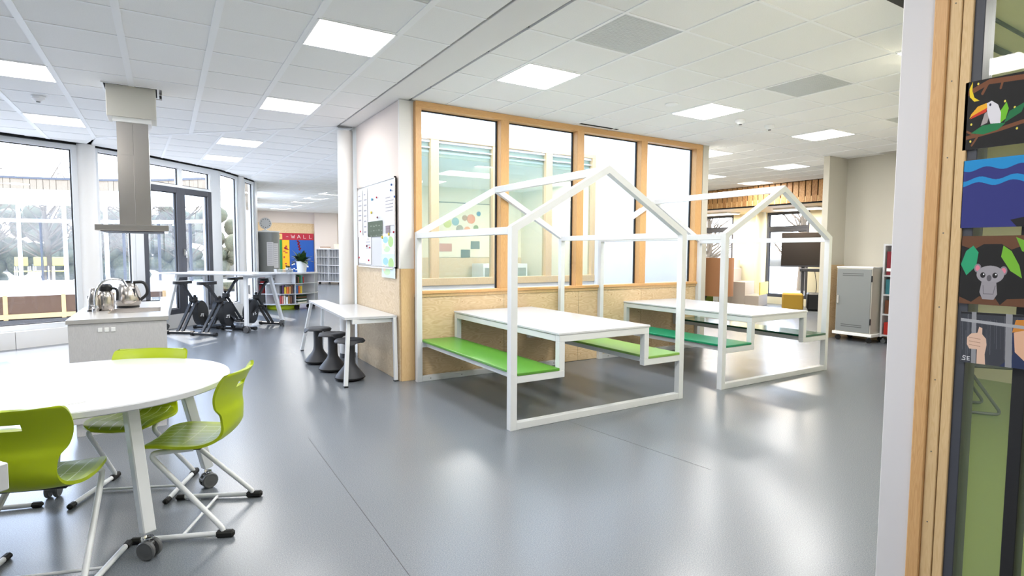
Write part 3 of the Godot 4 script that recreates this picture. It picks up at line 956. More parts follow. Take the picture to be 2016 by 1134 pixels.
func right_partition() -> void:
	var o := struct("wall_partition", "white wall end with wooden frame at the right edge")
	part(mb().bb(2.5, 2.6, 0.0, 3.2, -1.125, -1.012, 0.003), "wall_end", M.pier_white, o)
	part(mb().bb(2.486, 2.6, 0.0, 3.2, -1.012, -0.967, 0.003), "outer_lining", M.pine, o)
	part(mb().bb(2.496, 2.6, 0.0, 3.2, -0.9665, -0.9285, 0.002), "glazing_bead", M.pine_light, o)
	part(mb().bb(2.5, 2.6, 0.0, 3.2, -0.926, -0.894, 0.002), "sash_post", M.pine_light, o)
	part(mb().bb(2.53, 2.59, 0.0, 3.2, -0.93, -0.925), "joint", M.black_gap, o)
	var nails := mb()
	for k in 9:
		nails.at(Transform3D(Basis(Vector3.BACK, PI / 2), v3(2.4955, 0.42 + 0.28 * k, -0.948))).lathe([Vector2(0.0, -0.001), Vector2(0.0025, -0.001), Vector2(0.0025, 0.0006), Vector2(0.0, 0.0006)], 6)
	part(nails, "nails", M.caster_grey, o)
	part(mb().bb(2.508, 2.6, 0.0, 3.2, -0.894, -0.862, 0.002), "dark_stile", M.frame_grey, o)
	part(mb().bb(2.518, 2.6, 0.08, 3.2, -0.728, -0.69, 0.002), "dark_stile", M.gasket, o)
	part(mb().bb(2.508, 2.6, 0.0, 0.08, -0.862, 3.9, 0.002), "dark_rail", M.frame_grey, o)
	part(sheet(Vector2(2.54, -0.862), Vector2(2.54, -0.728), 0.08, 3.2), "pane", M.glass_room, o)
	part(sheet(Vector2(2.54, -0.69), Vector2(2.54, 3.9), 0.08, 3.2), "pane", M.glass_room, o)
	# the room behind the pane
	var fl := PackedVector2Array([Vector2(2.6, -1.08), Vector2(8.3, -3.36), Vector2(8.3, 4.0), Vector2(2.6, 4.0)])
	struct_mesh(mb().prism(fl, -0.12, 0.001), "floor", M.green_floor, "green floor of the room behind the posters")
	struct_mesh(mb().prism(fl, 3.02, 3.12), "ceiling", M.cream, "cream ceiling of the room behind the posters")
	var slot := struct("trim_5", "dark joints in the cream ceiling behind the posters")
	for s in [[-1.56, 0.014], [-1.75, 0.045]]:
		part(mb().bb(2.62, 8.2, 3.0, 3.02, s[0] - s[1], s[0]), "joint", M.gasket, slot)
	var rw := struct("wall_next_room", "pale walls of the room behind the posters")
	part(mb().bb(8.1, 8.3, 0.0, 3.1, -3.3, 4.0), "wall_panel", M.cream, rw)
	part(mb().bb(8.06, 8.1, 0.9, 1.5, -2.9, -1.2), "noticeboard", M.cart_grey, rw)
	var b := mb()
	fbar(b, Vector2(2.6, -1.08), Vector2(8.3, -3.36), 0.0, 3.2, 0.05)
	part(b, "wall_panel", M.cream, rw)
	struct_mesh(mb().bb(2.6, 8.3, 0.0, 3.2, 3.9, 4.1), "wall_next_room_end", M.cream, "pale end wall of the room behind the posters")
	var z0 := -0.91
	poster("black paper collage of a toucan on a branch under a yellow moon", toucan_picture(), -0.905, 1.84, 2.083, 0.0)
	poster("blue paper collage with wavy light blue stripes taped to the glass", sea_picture(), -0.898, 1.557, 1.801, 0.0)
	poster("paper collage of a grey koala between green leaves", koala_picture(), -0.889, 1.28, 1.527, 0.0)
	poster("pencil drawing of a hand gripping prison bars", bars_picture(), -0.876, 1.063, 1.25, -0.02)

# ---------- patio and the classroom beyond ----------
func make_patio() -> void:
	struct_mesh(mb().bb(2.4, 7.1, -0.2, 0.0, -8.42, -5.95), "floor", M.patio_paving, "pale paving of the patio")
	var o := struct("wall_patio_far", "wooden window frames on the far side of the patio")
	var posts := [[2.45, 2.58], [3.65, 3.79], [4.79, 4.93], [5.9, 6.04], [6.98, 7.06]]
	for s in posts:
		part(mb().bb(s[0], s[1], 0.96, 3.24, -8.5, -8.38, 0.004), "post", M.pine_light, o)
	part(mb().bb(2.45, 7.06, 3.24, 3.31, -8.5, -8.38, 0.004), "head_rail", M.pine_light, o)
	part(mb().bb(2.45, 7.06, 0.9, 1.02, -8.5, -8.37, 0.004), "sill_rail", M.pine_light, o)
	part(mb().bb(2.42, 7.06, 0.0, 0.9, -8.5, -8.4), "wall_panel", M.outside_white, o)
	for i in 4:
		part(sheet(Vector2(posts[i][1], -8.45), Vector2(posts[i + 1][0], -8.45), 1.02, 3.24), "pane", M.glass_green, o)
	part(mb().bb(2.42, 7.06, 3.0, 3.31, -8.6, -8.52), "lintel", M.cream, o)
	var top := struct("wall_parapet", "white rendered parapet round the patio")
	part(mb().bb(1.6, 7.9, 3.42, 6.4, -13.0, -8.42), "upper_storey", M.outside_white, top)
	part(mb().bb(2.3, 7.2, 3.3, 3.42, -8.55, -8.4), "wall_panel", M.outside_white, top)
	part(mb().bb(7.06, 7.2, CEIL + 0.1, 4.3, -8.4, -5.9), "wall_panel", M.outside_white, top)
	part(mb().bb(2.3, 2.42, 3.3, 4.3, -8.4, -5.9), "wall_panel", M.outside_white, top)
	part(mb().bb(2.3, 7.2, 3.2, 4.3, -6.0, -5.9), "wall_panel", M.outside_white, top)
	# classroom behind
	var rm := struct("wall_classroom", "walls of the classroom beyond the patio")
	part(mb().bb(3.9, 9.7, 0.0, CEIL, -12.95, -12.8), "wall_panel", M.cream, rm)
	part(mb().bb(9.6, 9.75, 0.0, CEIL, -12.9, -8.5), "wall_panel", M.cream, rm)
	part(mb().bb(7.06, 9.75, 0.0, CEIL + 0.1, -8.55, -8.4), "wall_panel", M.warm_wall, rm)
	var b := mb()
	fbar(b, Vector2(2.42, -8.45), Vector2(4.0, -12.9), 0.0, CEIL + 0.05, 0.1)
	part(b, "wall_panel", M.paint_white, rm)
	part(mb().bb(3.95, 9.6, 0.0, 1.3, -12.8, -12.785), "plywood_panel", M.ply_wall_z, rm)
	struct_mesh(mb().prism(PackedVector2Array([Vector2(2.45, -8.45), Vector2(9.65, -8.5), Vector2(9.65, -12.85), Vector2(4.0, -12.85)]), CEIL - 0.06, CEIL - 0.03), "ceiling", M.tile_mineral, "ceiling of the classroom beyond the patio")
	classroom_light(5.4, -10.4, "faint ceiling light in the classroom beyond the patio")
	classroom_light(7.6, -10.6, "second faint ceiling light in the classroom beyond the patio")
	var nb := thing("noticeboard", "pale noticeboard on the classroom wall seen through the patio", "noticeboard", v3(6.55, 1.31, -12.79))
	part(mb().bb(-0.95, 0.75, 0.0, 1.35, 0.0, 0.02), "board", M.cream, nb)
	var fr := mb()
	for s in [[-0.97, -0.95, 0.0, 1.37], [0.75, 0.77, 0.0, 1.37], [-0.95, 0.75, 1.35, 1.37]]:
		fr.bb(s[0], s[1], s[2], s[3], 0.0, 0.03)
	part(fr, "edge_frame", M.charcoal, nb)
	var dots := [[6.0, 2.15, 0.11, c8(190, 196, 90), "yellow green"], [6.22, 2.2, 0.1, c8(120, 160, 170), "blue grey"], [6.48, 2.3, 0.07, c8(170, 120, 80), "brown"], [6.66, 2.28, 0.12, c8(226, 130, 80), "orange"], [6.88, 2.42, 0.06, c8(60, 120, 160), "blue"], [6.34, 2.02, 0.1, c8(150, 140, 120), "grey brown"], [6.55, 2.0, 0.09, c8(232, 150, 96), "pale orange"], [6.8, 2.06, 0.07, c8(120, 140, 60), "olive"]]
	for d in dots:
		var m := StandardMaterial3D.new()
		m.albedo_color = d[3]
		m.roughness = 0.8
		var e := part(mb().at(Transform3D(Basis(Vector3.RIGHT, PI / 2), v3(d[0], d[1], -12.765))).lathe([Vector2(0, -0.004), Vector2(d[2], -0.004), Vector2(d[2], 0.004), Vector2(0, 0.004)], 20), "paper_disc", m, self)
		tag(e, "%s paper disc on the classroom noticeboard beyond the patio" % d[4], "paper disc", "paper discs on the classroom noticeboard")
	for d in [[6.78, 1.62, 0.26, 0.2, c8(96, 104, 100), "grey photo sheet right of centre on the classroom noticeboard"], [6.5, 1.4, 0.26, 0.2, c8(70, 76, 74), "dark patterned sheet low on the classroom noticeboard"], [5.95, 1.55, 0.34, 0.2, c8(196, 130, 116), "reddish picture strip at left on the classroom noticeboard"], [5.95, 1.86, 0.32, 0.08, c8(206, 130, 90), "orange banner strip on the classroom noticeboard"]]:
		var m := StandardMaterial3D.new()
		m.albedo_color = d[4]
		tag(part(mb().box(v3(d[0], d[1], -12.765), v3(d[2], d[3], 0.004)), "pinned_sheet", m, self), d[5], "sheet")
	# furniture in there
	var tb := thing("classroom_table", "white table in the classroom beyond the patio", "table", v3(5.6, 0, -11.3))
	part(mb().bb(-0.7, 0.7, 0.72, 0.75, -0.35, 0.35, 0.004), "tabletop", M.table_white, tb)
	for s in [[-0.64, -0.3], [0.64, -0.3], [-0.64, 0.3], [0.64, 0.3]]:
		part(mb().bb(s[0] - 0.02, s[0] + 0.02, 0.0, 0.72, s[1] - 0.02, s[1] + 0.02), "leg", M.frame_white, tb)
	for s in [[5.05, -10.6, "left pale blue chair in the classroom beyond the patio"], [6.35, -10.7, "right pale blue chair in the classroom beyond the patio"]]:
		var c := thing("blue_chair", s[2], "chair", v3(s[0], 0, s[1]), 0.0, "pale blue classroom chairs")
		part(mb().bb(-0.22, 0.22, 0.44, 0.46, -0.2, 0.2, 0.01), "seat", M.blue_chair, c)
		part(mb().at(Transform3D(Basis(Vector3.RIGHT, -0.15), v3(0, 0.5, 0.2))).bb(-0.24, 0.24, 0.06, 0.42, -0.01, 0.01, 0.01), "backrest", M.blue_chair, c)
		for q in [[-0.18, -0.16], [0.18, -0.16], [-0.18, 0.18], [0.18, 0.18]]:
			part(mb().bb(q[0] - 0.012, q[0] + 0.012, 0.0, 0.45, q[1] - 0.012, q[1] + 0.012), "leg", M.caster_grey, c)
	var cb := thing("classroom_cabinet", "low white cabinet with grey shutters in the classroom beyond the patio", "cabinet", v3(7.3, 0, -12.4))
	part(mb().bb(-0.65, 0.65, 0.0, 1.15, -0.3, 0.3, 0.005), "body", M.frame_white, cb)
	part(mb().bb(-0.6, 0.6, 0.08, 1.05, 0.3, 0.312), "shutter", M.cart_grey, cb)

func classroom_light(x: float, z: float, label: String) -> void:
	var t := thing("ceiling_light", label, "ceiling light", v3(x, CEIL - (0.075 if z < -5.0 else 0.1), z))
	part(mb().box(v3(0, 0.008, 0), v3(1.2, 0.012, 0.6)), "diffuser", M.shell_glow, t)
	var l := AreaLight3D.new()
	l.name = "panel_light"
	l.area_size = Vector2(1.15, 0.56)
	l.light_energy = LAMP * (2.0 if z < -5.0 else 1.2)
	l.light_color = Color(1.0, 0.99, 0.975)
	l.shadow_enabled = true
	l.rotation_degrees.x = -90.0
	l.position.y = -0.004
	t.add_child(l, true)

# ---------- outside: round court with the opposite wing ----------
func make_outside() -> void:
	var g := thing("court_ground", "bright pale paving of the round court outside the left windows", "paving")
	g.set_meta("kind", "structure")
	g.remove_meta("category")
	part(mb().bb(-40.0, 3.0, -0.6, -0.42, -60.0, -9.0), "paving", M.paving, g)
	var g2 := thing("garden_ground", "bright ground outside the far right windows", "ground")
	g2.set_meta("kind", "structure")
	g2.remove_meta("category")
	part(mb().bb(15.2, 60.0, -0.3, -0.1, -50.0, 20.0), "ground", M.paving, g2)
	var ring := []
	for i in 15:
		var a := deg_to_rad(-36.0 - 9.0 * i)
		ring.append(Vector2(-6.1 + 9.25 * cos(a), -18.95 + 9.25 * sin(a)))
	var w := thing("opposite_wing", "white wing with timber fascia and tall windows across the court", "building")
	for i in ring.size() - 1:
		var p: Vector2 = ring[i]
		var q: Vector2 = ring[i + 1]
		var l := p.distance_to(q)
		var b := mb()
		fbar(b, p, q, 3.14, 3.71, 0.4)
		part(b, "white_band", M.outside_white, w)
		b = mb()
		fbar(b, p, q, 4.1, 4.18, 0.36)
		part(b, "roof_edge", M.frame_grey, w)
		b = mb()
		for k in 7:
			fbar(b, along(p, q, l * k / 7.0 + 0.008), along(p, q, l * (k + 1) / 7.0 - 0.008), 3.71, 4.1, 0.3 + 0.02 * (k % 2))
		part(b, "fascia_boards", M.cladding, w)
		b = mb()
		fbar(b, p, q, -0.42, 0.24, 0.2)
		part(b, "plinth", M.outside_white, w)
		b = mb()
		fbar(b, p, along(p, q, 0.1), 0.24, 3.14, 0.14)
		part(b, "mullion", M.frame_white, w)
		b = mb()
		fbar(b, along(p, q, 0.1), q, 2.47, 2.6, 0.12)
		part(b, "transom", M.frame_white, w)
		b = mb()
		fbar(b, along(p, q, l * 0.55), along(p, q, l * 0.55 + 0.05), 0.24, 2.47, 0.1)
		part(b, "mullion", M.frame_grey, w)
		part(sheet(along(p, q, 0.1), q, 0.24, 2.47), "pane", M.glass_far, w)
		part(sheet(along(p, q, 0.1), q, 2.6, 3.14), "pane", M.glass_far, w)
	# yellow chairs that stand behind its glass
	for s in [[-4.72, -28.5, "left"], [-4.17, -28.6, "middle"], [-3.6, -28.6, "right"]]:
		var c := thing("yellow_chair", "%s one of three yellow chairs behind the opposite windows" % s[2], "chair", v3(s[0], 0.0, s[1]), 0.0, "yellow chairs in the opposite wing")
		part(mb().bb(-0.24, 0.24, 0.56, 0.6, -0.22, 0.22, 0.01), "seat", M.yellow_panel, c)
		part(mb().bb(-0.2, 0.2, 0.8, 1.14, 0.2, 0.24, 0.02), "backrest", M.yellow_panel, c)
		for q in [[-0.2, -0.18], [0.2, -0.18], [-0.2, 0.2], [0.2, 0.2]]:
			part(mb().bb(q[0] - 0.02, q[0] + 0.02, 0.0, 0.78, q[1] - 0.02, q[1] + 0.02), "leg", M.chrome, c)
	struct_mesh(mb().bb(-14.0, 3.0, -0.3, 0.0, -31.5, -28.2), "floor", M.stone_wet, "floor inside the opposite wing")
	# timber planter in front of the left window
	var pl := thing("planter", "brown timber planter box with pale posts outside the left window", "planter", v3(-1.95, -0.1, -12.62), 0.16)
	part(mb().bb(-1.9, 1.9, 0.0, 0.36, -0.25, 0.24, 0.005), "dark_base", M.frame_grey, pl)
	for k in 5:
		part(mb().bb(-1.9 + 0.76 * k + 0.03, -1.9 + 0.76 * (k + 1) - 0.03, 0.46, 0.76, 0.2, 0.23, 0.003), "timber_panel", M.planter_brown, pl)
	for k in 6:
		part(mb().bb(-1.93 + 0.76 * k, -1.87 + 0.76 * k, 0.36, 0.78, 0.19, 0.25, 0.003), "post", M.pine_light, pl)
	part(mb().bb(-1.94, 1.94, 0.38, 0.46, 0.18, 0.26, 0.003), "rail", M.pine_light, pl)
	part(mb().bb(-1.9, 1.9, 0.36, 0.7, -0.25, 0.19), "soil", M.soil, pl)
	# trees behind the opposite wing and outside the right windows
	rng.seed = 7
	var k := 0
	for s in [[-11.0, -33.0, 7.0], [-8.6, -35.0, 8.0], [-6.6, -32.8, 6.5], [-4.8, -34.5, 7.5], [-3.0, -32.6, 6.2], [-1.2, -34.0, 7.0], [0.8, -32.0, 6.0]]:
		k += 1
		tree(s[0], -0.3, s[1], s[2], "bare tree number %s from the left behind the opposite wing" % ["one", "two", "three", "four", "five", "six", "seven"][k - 1])
	for s in [[21.0, -17.0, 6.0, "bare tree outside the far right windows, left one"], [22.5, -13.5, 6.5, "bare tree outside the far right windows, right one"]]:
		tree(s[0], -0.1, s[1], s[2], s[3])
	var hd := thing("hedge", "olive hedge behind the opposite wing", "hedge", v3(-5.0, -0.35, -39.0))
	var b := mb()
	for i in 260:
		b.ball(v3(rng.randf_range(-14, 9), rng.randf_range(0.2, 4.0), rng.randf_range(-0.9, 0.9)), v3(rng.randf_range(0.35, 0.8), rng.randf_range(0.3, 0.7), 0.5), 8, 6)
	part(b, "foliage", M.stone_wet, hd)

func tree(x: float, y: float, z: float, h: float, label: String) -> void:
	var t := thing("bare_tree", label, "tree", v3(x, y, z), 0.0, "bare trees outside")
	var b := mb()
	b.tube([v3(0, 0, 0), v3(0.05, h * 0.25, 0.02), v3(-0.04, h * 0.5, 0.05)], [0.16, 0.13, 0.09], 7)
	part(b, "trunk", M.bark, t)
	b = mb()
	for i in 34:
		var y0 := h * rng.randf_range(0.15, 0.55)
		var d := v3(rng.randf_range(-1, 1), rng.randf_range(0.35, 1.1), rng.randf_range(-1, 1)).normalized() * h * rng.randf_range(0.2, 0.42)
		var p0 := v3(0, y0, 0)
		var p1 := p0 + d * 0.5 + v3(rng.randf_range(-0.2, 0.2), 0, rng.randf_range(-0.2, 0.2))
		var p2 := p0 + d
		b.tube([p0, p1, p2], [0.05, 0.03, 0.012], 5)
		for j in 3:
			var q := p1.lerp(p2, rng.randf())
			b.tube([q, q + v3(rng.randf_range(-0.6, 0.6), rng.randf_range(0.1, 0.7), rng.randf_range(-0.6, 0.6))], [0.018, 0.006], 4)
	part(b, "branches", M.bark, t)

# ---------- furniture ----------
const XY := Basis(Vector3.RIGHT, Vector3.BACK, Vector3.UP)   # prism polygons given in x, y and extruded along z

func flat(b: MB, pts: Array, z0: float, z1: float) -> void:
	var keep := b.xf
	b.xf = keep * Transform3D(Basis(Vector3(1, 0, 0), Vector3(0, 0, 1), Vector3(0, 1, 0)), Vector3.ZERO)
	var p := PackedVector2Array()
	for e in pts:
		p.append(Vector2(e[0], e[1]))
	b.prism(p, z0, z1)
	b.xf = keep

func house(label: String, x0: float, zf: float, near_mat: Material, far_mat: Material) -> void:
	var w := 2.03
	var d := 2.04
	var t := thing("house_table", label, "table", v3(x0, 0, zf), 0.0)
	var s := 0.06
	var eave := 1.664
	var ridge := 2.228
	var slope := (ridge - eave) / (w * 0.5)
	var v := s * sqrt(1.0 + slope * slope)
	for zz in [0.0, -d + s]:
		var z1: float = zz
		var z0: float = zz - s
		for sd in [0, 1]:
			var fx := func(x: float) -> float: return x if sd == 0 else w - x
			var b := mb()
			flat(b, [[fx.call(0.0), 0.0], [fx.call(0.0), eave], [fx.call(s), eave + slope * s - v], [fx.call(s), 0.0]], z0, z1)
			part(b, "post", M.frame_white, t)
			b = mb()
			flat(b, [[fx.call(0.0), eave], [w * 0.5, ridge], [w * 0.5, ridge - v], [fx.call(s), eave + slope * s - v]], z0, z1)
			part(b, "rafter", M.frame_white, t)
			b = mb()
			b.bb(fx.call(s), fx.call(0.545), 0.386, 0.446, z0, z1, 0.003)
			part(b, "seat_bearer", M.frame_white, t)
			b = mb()
			b.bb(fx.call(0.485), fx.call(0.545), 0.446, 0.69, z0, z1, 0.003)
			part(b, "riser", M.frame_white, t)
		part(mb().bb(0.485, w - 0.485, 0.69, 0.75, z0, z1, 0.003), "table_bearer", M.frame_white, t)
		part(mb().bb(s, w - s, 0.0, s, z0, z1, 0.003), "floor_bar", M.frame_white, t)
		if zz < 0.0:
			var sc := mb()
			for x in [0.16, 0.55, 1.48, 1.87]:
				sc.at(Transform3D(Basis(Vector3.RIGHT, PI / 2), v3(x, 0.03, z1 + 0.0005))).lathe([Vector2(0, -0.002), Vector2(0.006, -0.002), Vector2(0.006, 0.0006), Vector2(0, 0.0006)], 8)
			part(sc, "screws", M.caster_grey, t)
	for x in [0.0, w - s]:
		part(mb().bb(x, x + s, eave - s - 0.005, eave - 0.005, -d + s, -s, 0.003), "eave_beam", M.frame_white, t)
	var rb := mb()
	flat(rb, [[w * 0.5 - s * 0.5, ridge - slope * s * 0.5], [w * 0.5, ridge], [w * 0.5 + s * 0.5, ridge - slope * s * 0.5], [w * 0.5 + s * 0.5, ridge - 0.075], [w * 0.5 - s * 0.5, ridge - 0.075]], -d + s, -s)
	part(rb, "ridge_beam", M.frame_white, t)
	for x in [0.485, w - 0.525]:
		part(mb().bb(x, x + 0.04, 0.69, 0.745, -d + s, -s, 0.003), "table_rail", M.frame_white, t)
	part(mb().bb(0.475, w - 0.475, 0.75, 0.772, -d + 0.005, 0.006, 0.004), "tabletop", M.table_white, t)
	for q in [[s + 0.002, 0.49, near_mat], [w - 0.49, w - s - 0.002, far_mat]]:
		var bench := part(mb().bb(q[0], q[1], 0.446, 0.47, -d + 0.005, 0.004, 0.004), "bench_seat", q[2], t)
		part(mb().bb(q[0] + 0.05, q[0] + 0.09, 0.39, 0.446, -d + s, -s), "bench_rail", M.frame_white, bench)
		part(mb().bb(q[1] - 0.09, q[1] - 0.05, 0.39, 0.446, -d + s, -s), "bench_rail", M.frame_white, bench)

func caster(parent: Node3D, pos: Vector3, r: float, turn := 0.0, dark := false) -> void:
	# twin wheel castor: stem, housing and two wheels
	var hs := mb()
	hs.xf = Transform3D(Basis(Vector3.UP, turn), pos)
	hs.box(v3(0, r * 1.55, 0), v3(r * 0.55, r * 0.5, r * 1.1), 0.004)
	hs.box(v3(0, r * 1.2, -r * 0.55), v3(r * 1.3, r * 0.45, r * 0.75), 0.004)
	var o := part(hs, "castor", M.black_plastic if dark else M.caster_grey, parent)
	var st := mb()
	st.xf = Transform3D(Basis(), pos)
	st.lathe([Vector2(r * 0.22, r * 1.7), Vector2(r * 0.22, r * 2.1), Vector2(r * 0.5, r * 2.1), Vector2(r * 0.5, r * 2.25)], 10)
	part(st, "stem", M.chrome, o)
	for sd in [-1.0, 1.0]:
		var wh := mb()
		wh.xf = Transform3D(Basis(Vector3.UP, turn) * Basis(Vector3.BACK, PI / 2), pos + Basis(Vector3.UP, turn) * v3(sd * r * 0.48, r, r * 0.1))
		wh.lathe([Vector2(0, -r * 0.24), Vector2(r * 0.62, -r * 0.24), Vector2(r * 0.66, -r * 0.2), Vector2(r * 0.9, -r * 0.24), Vector2(r, -r * 0.12), Vector2(r, r * 0.12), Vector2(r * 0.9, r * 0.24), Vector2(r * 0.66, r * 0.2), Vector2(0, r * 0.24)], 18)
		part(wh, "wheel", M.rubber if dark else M.caster_grey, o)

func round_table() -> void:
	var c := v3(-0.355, 0, -3.62)
	var t := thing("round_table", "white round table on splayed legs with castors among lime chairs", "table", c)
	part(mb().lathe([Vector2(0, 0.737), Vector2(0.652, 0.737), Vector2(0.657, 0.742), Vector2(0.657, 0.765), Vector2(0.652, 0.77), Vector2(0, 0.77)], 72), "tabletop", M.table_white, t)
	for k in 4:
		var a := deg_to_rad(65.0 - 88.0 * k) if k < 2 else deg_to_rad(65.0 - 88.0 * (k - 2) + 180.0)
		var d := v3(cos(a), 0, sin(a))
		var top := d * 0.445 + v3(0, 0.735, 0)
		var bot := d * 0.585 + v3(0, 0.125, 0)
		part(mb().bar(bot, top, 0.055, 0.055, 0.005, d), "leg", M.frame_white, t)
		caster(t, v3(bot.x, 0.0, bot.z), 0.046, 0.9 + k)
	part(mb().at(Transform3D(Basis(Vector3.UP, 0.2), v3(0, 0.715, 0))).box(Vector3.ZERO, v3(0.9, 0.04, 0.05)), "cross_rail", M.frame_white, t)
	part(mb().at(Transform3D(Basis(Vector3.UP, 0.2), v3(0, 0.715, 0))).box(Vector3.ZERO, v3(0.05, 0.04, 0.9)), "cross_rail", M.frame_white, t)
	var n := thing("white_card", "small white card lying on the near edge of the round table", "card", v3(-0.43, 0.7702, -3.14), 0.25)
	part(mb().bb(-0.1, 0.1, 0.0, 0.002, -0.03, 0.03), "sheet", M.paper, n)

const SEAT := [[-0.222, 0.428, 0.13], [-0.2, 0.449, 0.175], [-0.12, 0.458, 0.205], [0.0, 0.449, 0.212], [0.09, 0.449, 0.196], [0.16, 0.474, 0.168], [0.2, 0.53, 0.152], [0.208, 0.6, 0.16], [0.2, 0.648, 0.192], [0.208, 0.712, 0.212], [0.234, 0.776, 0.216], [0.26, 0.817, 0.21], [0.265, 0.827, 0.188]]

func chair_shell() -> ArrayMesh:
	var nv := 54
	var nu := 22
	var P := []
	var cur := func(t: float) -> Array:
		var f := t * (SEAT.size() - 1)
		var i := clampi(int(f), 0, SEAT.size() - 2)
		var u := f - i
		var r := []
		for k in 3:
			r.append(cubic_interpolate(SEAT[i][k], SEAT[i + 1][k], SEAT[maxi(i - 1, 0)][k], SEAT[mini(i + 2, SEAT.size() - 1)][k], u))
		return r
	for i in nv + 1:
		var c: Array = cur.call(float(i) / nv)
		var row := []
		for j in nu + 1:
			var s := -1.0 + 2.0 * j / nu
			var back: float = smoothstep(0.44, 0.58, c[1])
			var x: float = s * c[2]
			var wrap: float = 0.045 * s * s * (c[2] / 0.2)
			row.append(v3(x, c[1] + (1.0 - back) * 0.012 * s * s, c[0] - back * wrap))
		P.append(row)
	var NRM := []
	for i in nv + 1:
		var row := []
		for j in nu + 1:
			var dv: Vector3 = P[mini(i + 1, nv)][j] - P[maxi(i - 1, 0)][j]
			var du: Vector3 = P[i][mini(j + 1, nu)] - P[i][maxi(j - 1, 0)]
			var n := dv.cross(du).normalized()
			row.append(n)
		NRM.append(row)
	# face forward and up
	if NRM[14][11].y < 0.0:
		for r in NRM:
			for j in r.size():
				r[j] = -r[j]
	var hole := func(i: int, j: int) -> bool:
		if i < 0 or j < 0 or i >= nv or j >= nu:
			return true
		var m: Vector3 = (P[i][j] + P[i + 1][j + 1]) * 0.5
		return m.y > 0.728 and m.y < 0.764 and absf(m.x) < 0.058
	var b := mb()
	var th := 0.015
	for i in nv:
		for j in nu:
			if hole.call(i, j):
				continue
			var q := [[i, j], [i + 1, j], [i + 1, j + 1], [i, j + 1]]
			var f := []
			var g := []
			var n := []
			var m := []
			var uv := []
			for e in q:
				f.append(P[e[0]][e[1]] + NRM[e[0]][e[1]] * th * 0.5)
				g.append(P[e[0]][e[1]] - NRM[e[0]][e[1]] * th * 0.5)
				n.append(NRM[e[0]][e[1]])
				m.append(-NRM[e[0]][e[1]])
				uv.append(Vector2(0.5 + P[e[0]][e[1]].x / 0.44, float(e[0]) / nv))
			b.tri(f[0], f[1], f[2], n[0], n[1], n[2], uv[0], uv[1], uv[2])
			b.tri(f[0], f[2], f[3], n[0], n[2], n[3], uv[0], uv[2], uv[3])
			var z := Vector2(0.03, 0.95)
			b.tri(g[0], g[1], g[2], m[0], m[1], m[2], z, z, z)
			b.tri(g[0], g[2], g[3], m[0], m[2], m[3], z, z, z)
			for e in [[-1, 0, 0, 3], [1, 0, 1, 2], [0, -1, 0, 1], [0, 1, 3, 2]]:
				if hole.call(i + e[0], j + e[1]):
					var mid: Vector3 = (f[0] + f[2]) * 0.5
					var a: Vector3 = f[e[2]]
					var out: Vector3 = ((f[e[2]] + f[e[3]]) * 0.5 - mid).normalized()
					b.tri(a, f[e[3]], g[e[3]], out, out, out, z, z, z)
					b.tri(a, g[e[3]], g[e[2]], out, out, out, z, z, z)
	return b.mesh()

func bend(p: Array, r: float, n := 4) -> Array:
	# rounds the inner corners of a polyline
	var out := [p[0]]
	for i in range(1, p.size() - 1):
		var a: Vector3 = p[i] + (p[i - 1] - p[i]).normalized() * minf(r, p[i].distance_to(p[i - 1]) * 0.45)
		var c: Vector3 = p[i] + (p[i + 1] - p[i]).normalized() * minf(r, p[i].distance_to(p[i + 1]) * 0.45)
		for k in n + 1:
			var t := float(k) / n
			out.append(a.lerp(p[i], t).lerp(p[i].lerp(c, t), t))
	out.append(p[-1])
	return out

func lime_chair(label: String, pos: Vector3, fwd: Vector2) -> Node3D:
	var t := thing("lime_chair", label, "chair", pos, atan2(-fwd.x, -fwd.y), "lime shell chairs round the table")
	var im := blank(256, 512, c8(168, 188, 8))
	# woven seat print with thin pale lines
	fill(im, [[0.16, 0.06], [0.3, 0.035], [0.7, 0.035], [0.84, 0.06], [0.92, 0.2], [0.9, 0.34], [0.8, 0.41], [0.2, 0.41], [0.1, 0.34], [0.08, 0.2]], c8(148, 170, 36))
	for k in 40:
		im.fill_rect(Rect2i(40, 30 + k * 4, 176, 1), c8(158, 180, 52))
	for k in 6:
		im.fill_rect(Rect2i(48 + k * 32, 26, 3, 178), c8(220, 230, 190))
	for k in 5:
		im.fill_rect(Rect2i(36, 44 + k * 38, 184, 2), c8(200, 214, 140))
	var m := picture_mat(im, 0.36)
	m.resource_name = "lime_shell"
	put(chair_shell(), "shell", m, t)
	for sd in [-1.0, 1.0]:
		var p := bend([v3(0.12 * sd, 0.427, 0.02), v3(0.175 * sd, 0.428, -0.175), v3(0.235 * sd, 0.02, 0.215), v3(0.25 * sd, 0.016, -0.215)], 0.05, 5)
		part(mb().tube(p, 0.0135, 10), "frame_tube", M.frame_white, t)
		part(mb().at(Transform3D(Basis(), v3(0.236 * sd, 0.018, 0.205))).box(v3(0, 0, 0), v3(0.036, 0.036, 0.09), 0.01), "foot_cap", M.rubber, t)
		part(mb().at(Transform3D(Basis(), v3(0.25 * sd, 0.015, -0.205))).box(v3(0, 0, 0), v3(0.034, 0.03, 0.06), 0.01), "foot_cap", M.rubber, t)
	part(mb().tube([v3(-0.243, 0.016, 0.0), v3(0.243, 0.016, 0.0)], 0.008, 8), "cross_bar", M.frame_white, t)
	part(mb().box(v3(0, 0.43, 0.0), v3(0.26, 0.02, 0.12), 0.006), "seat_mount", M.black_plastic, t)
	return t

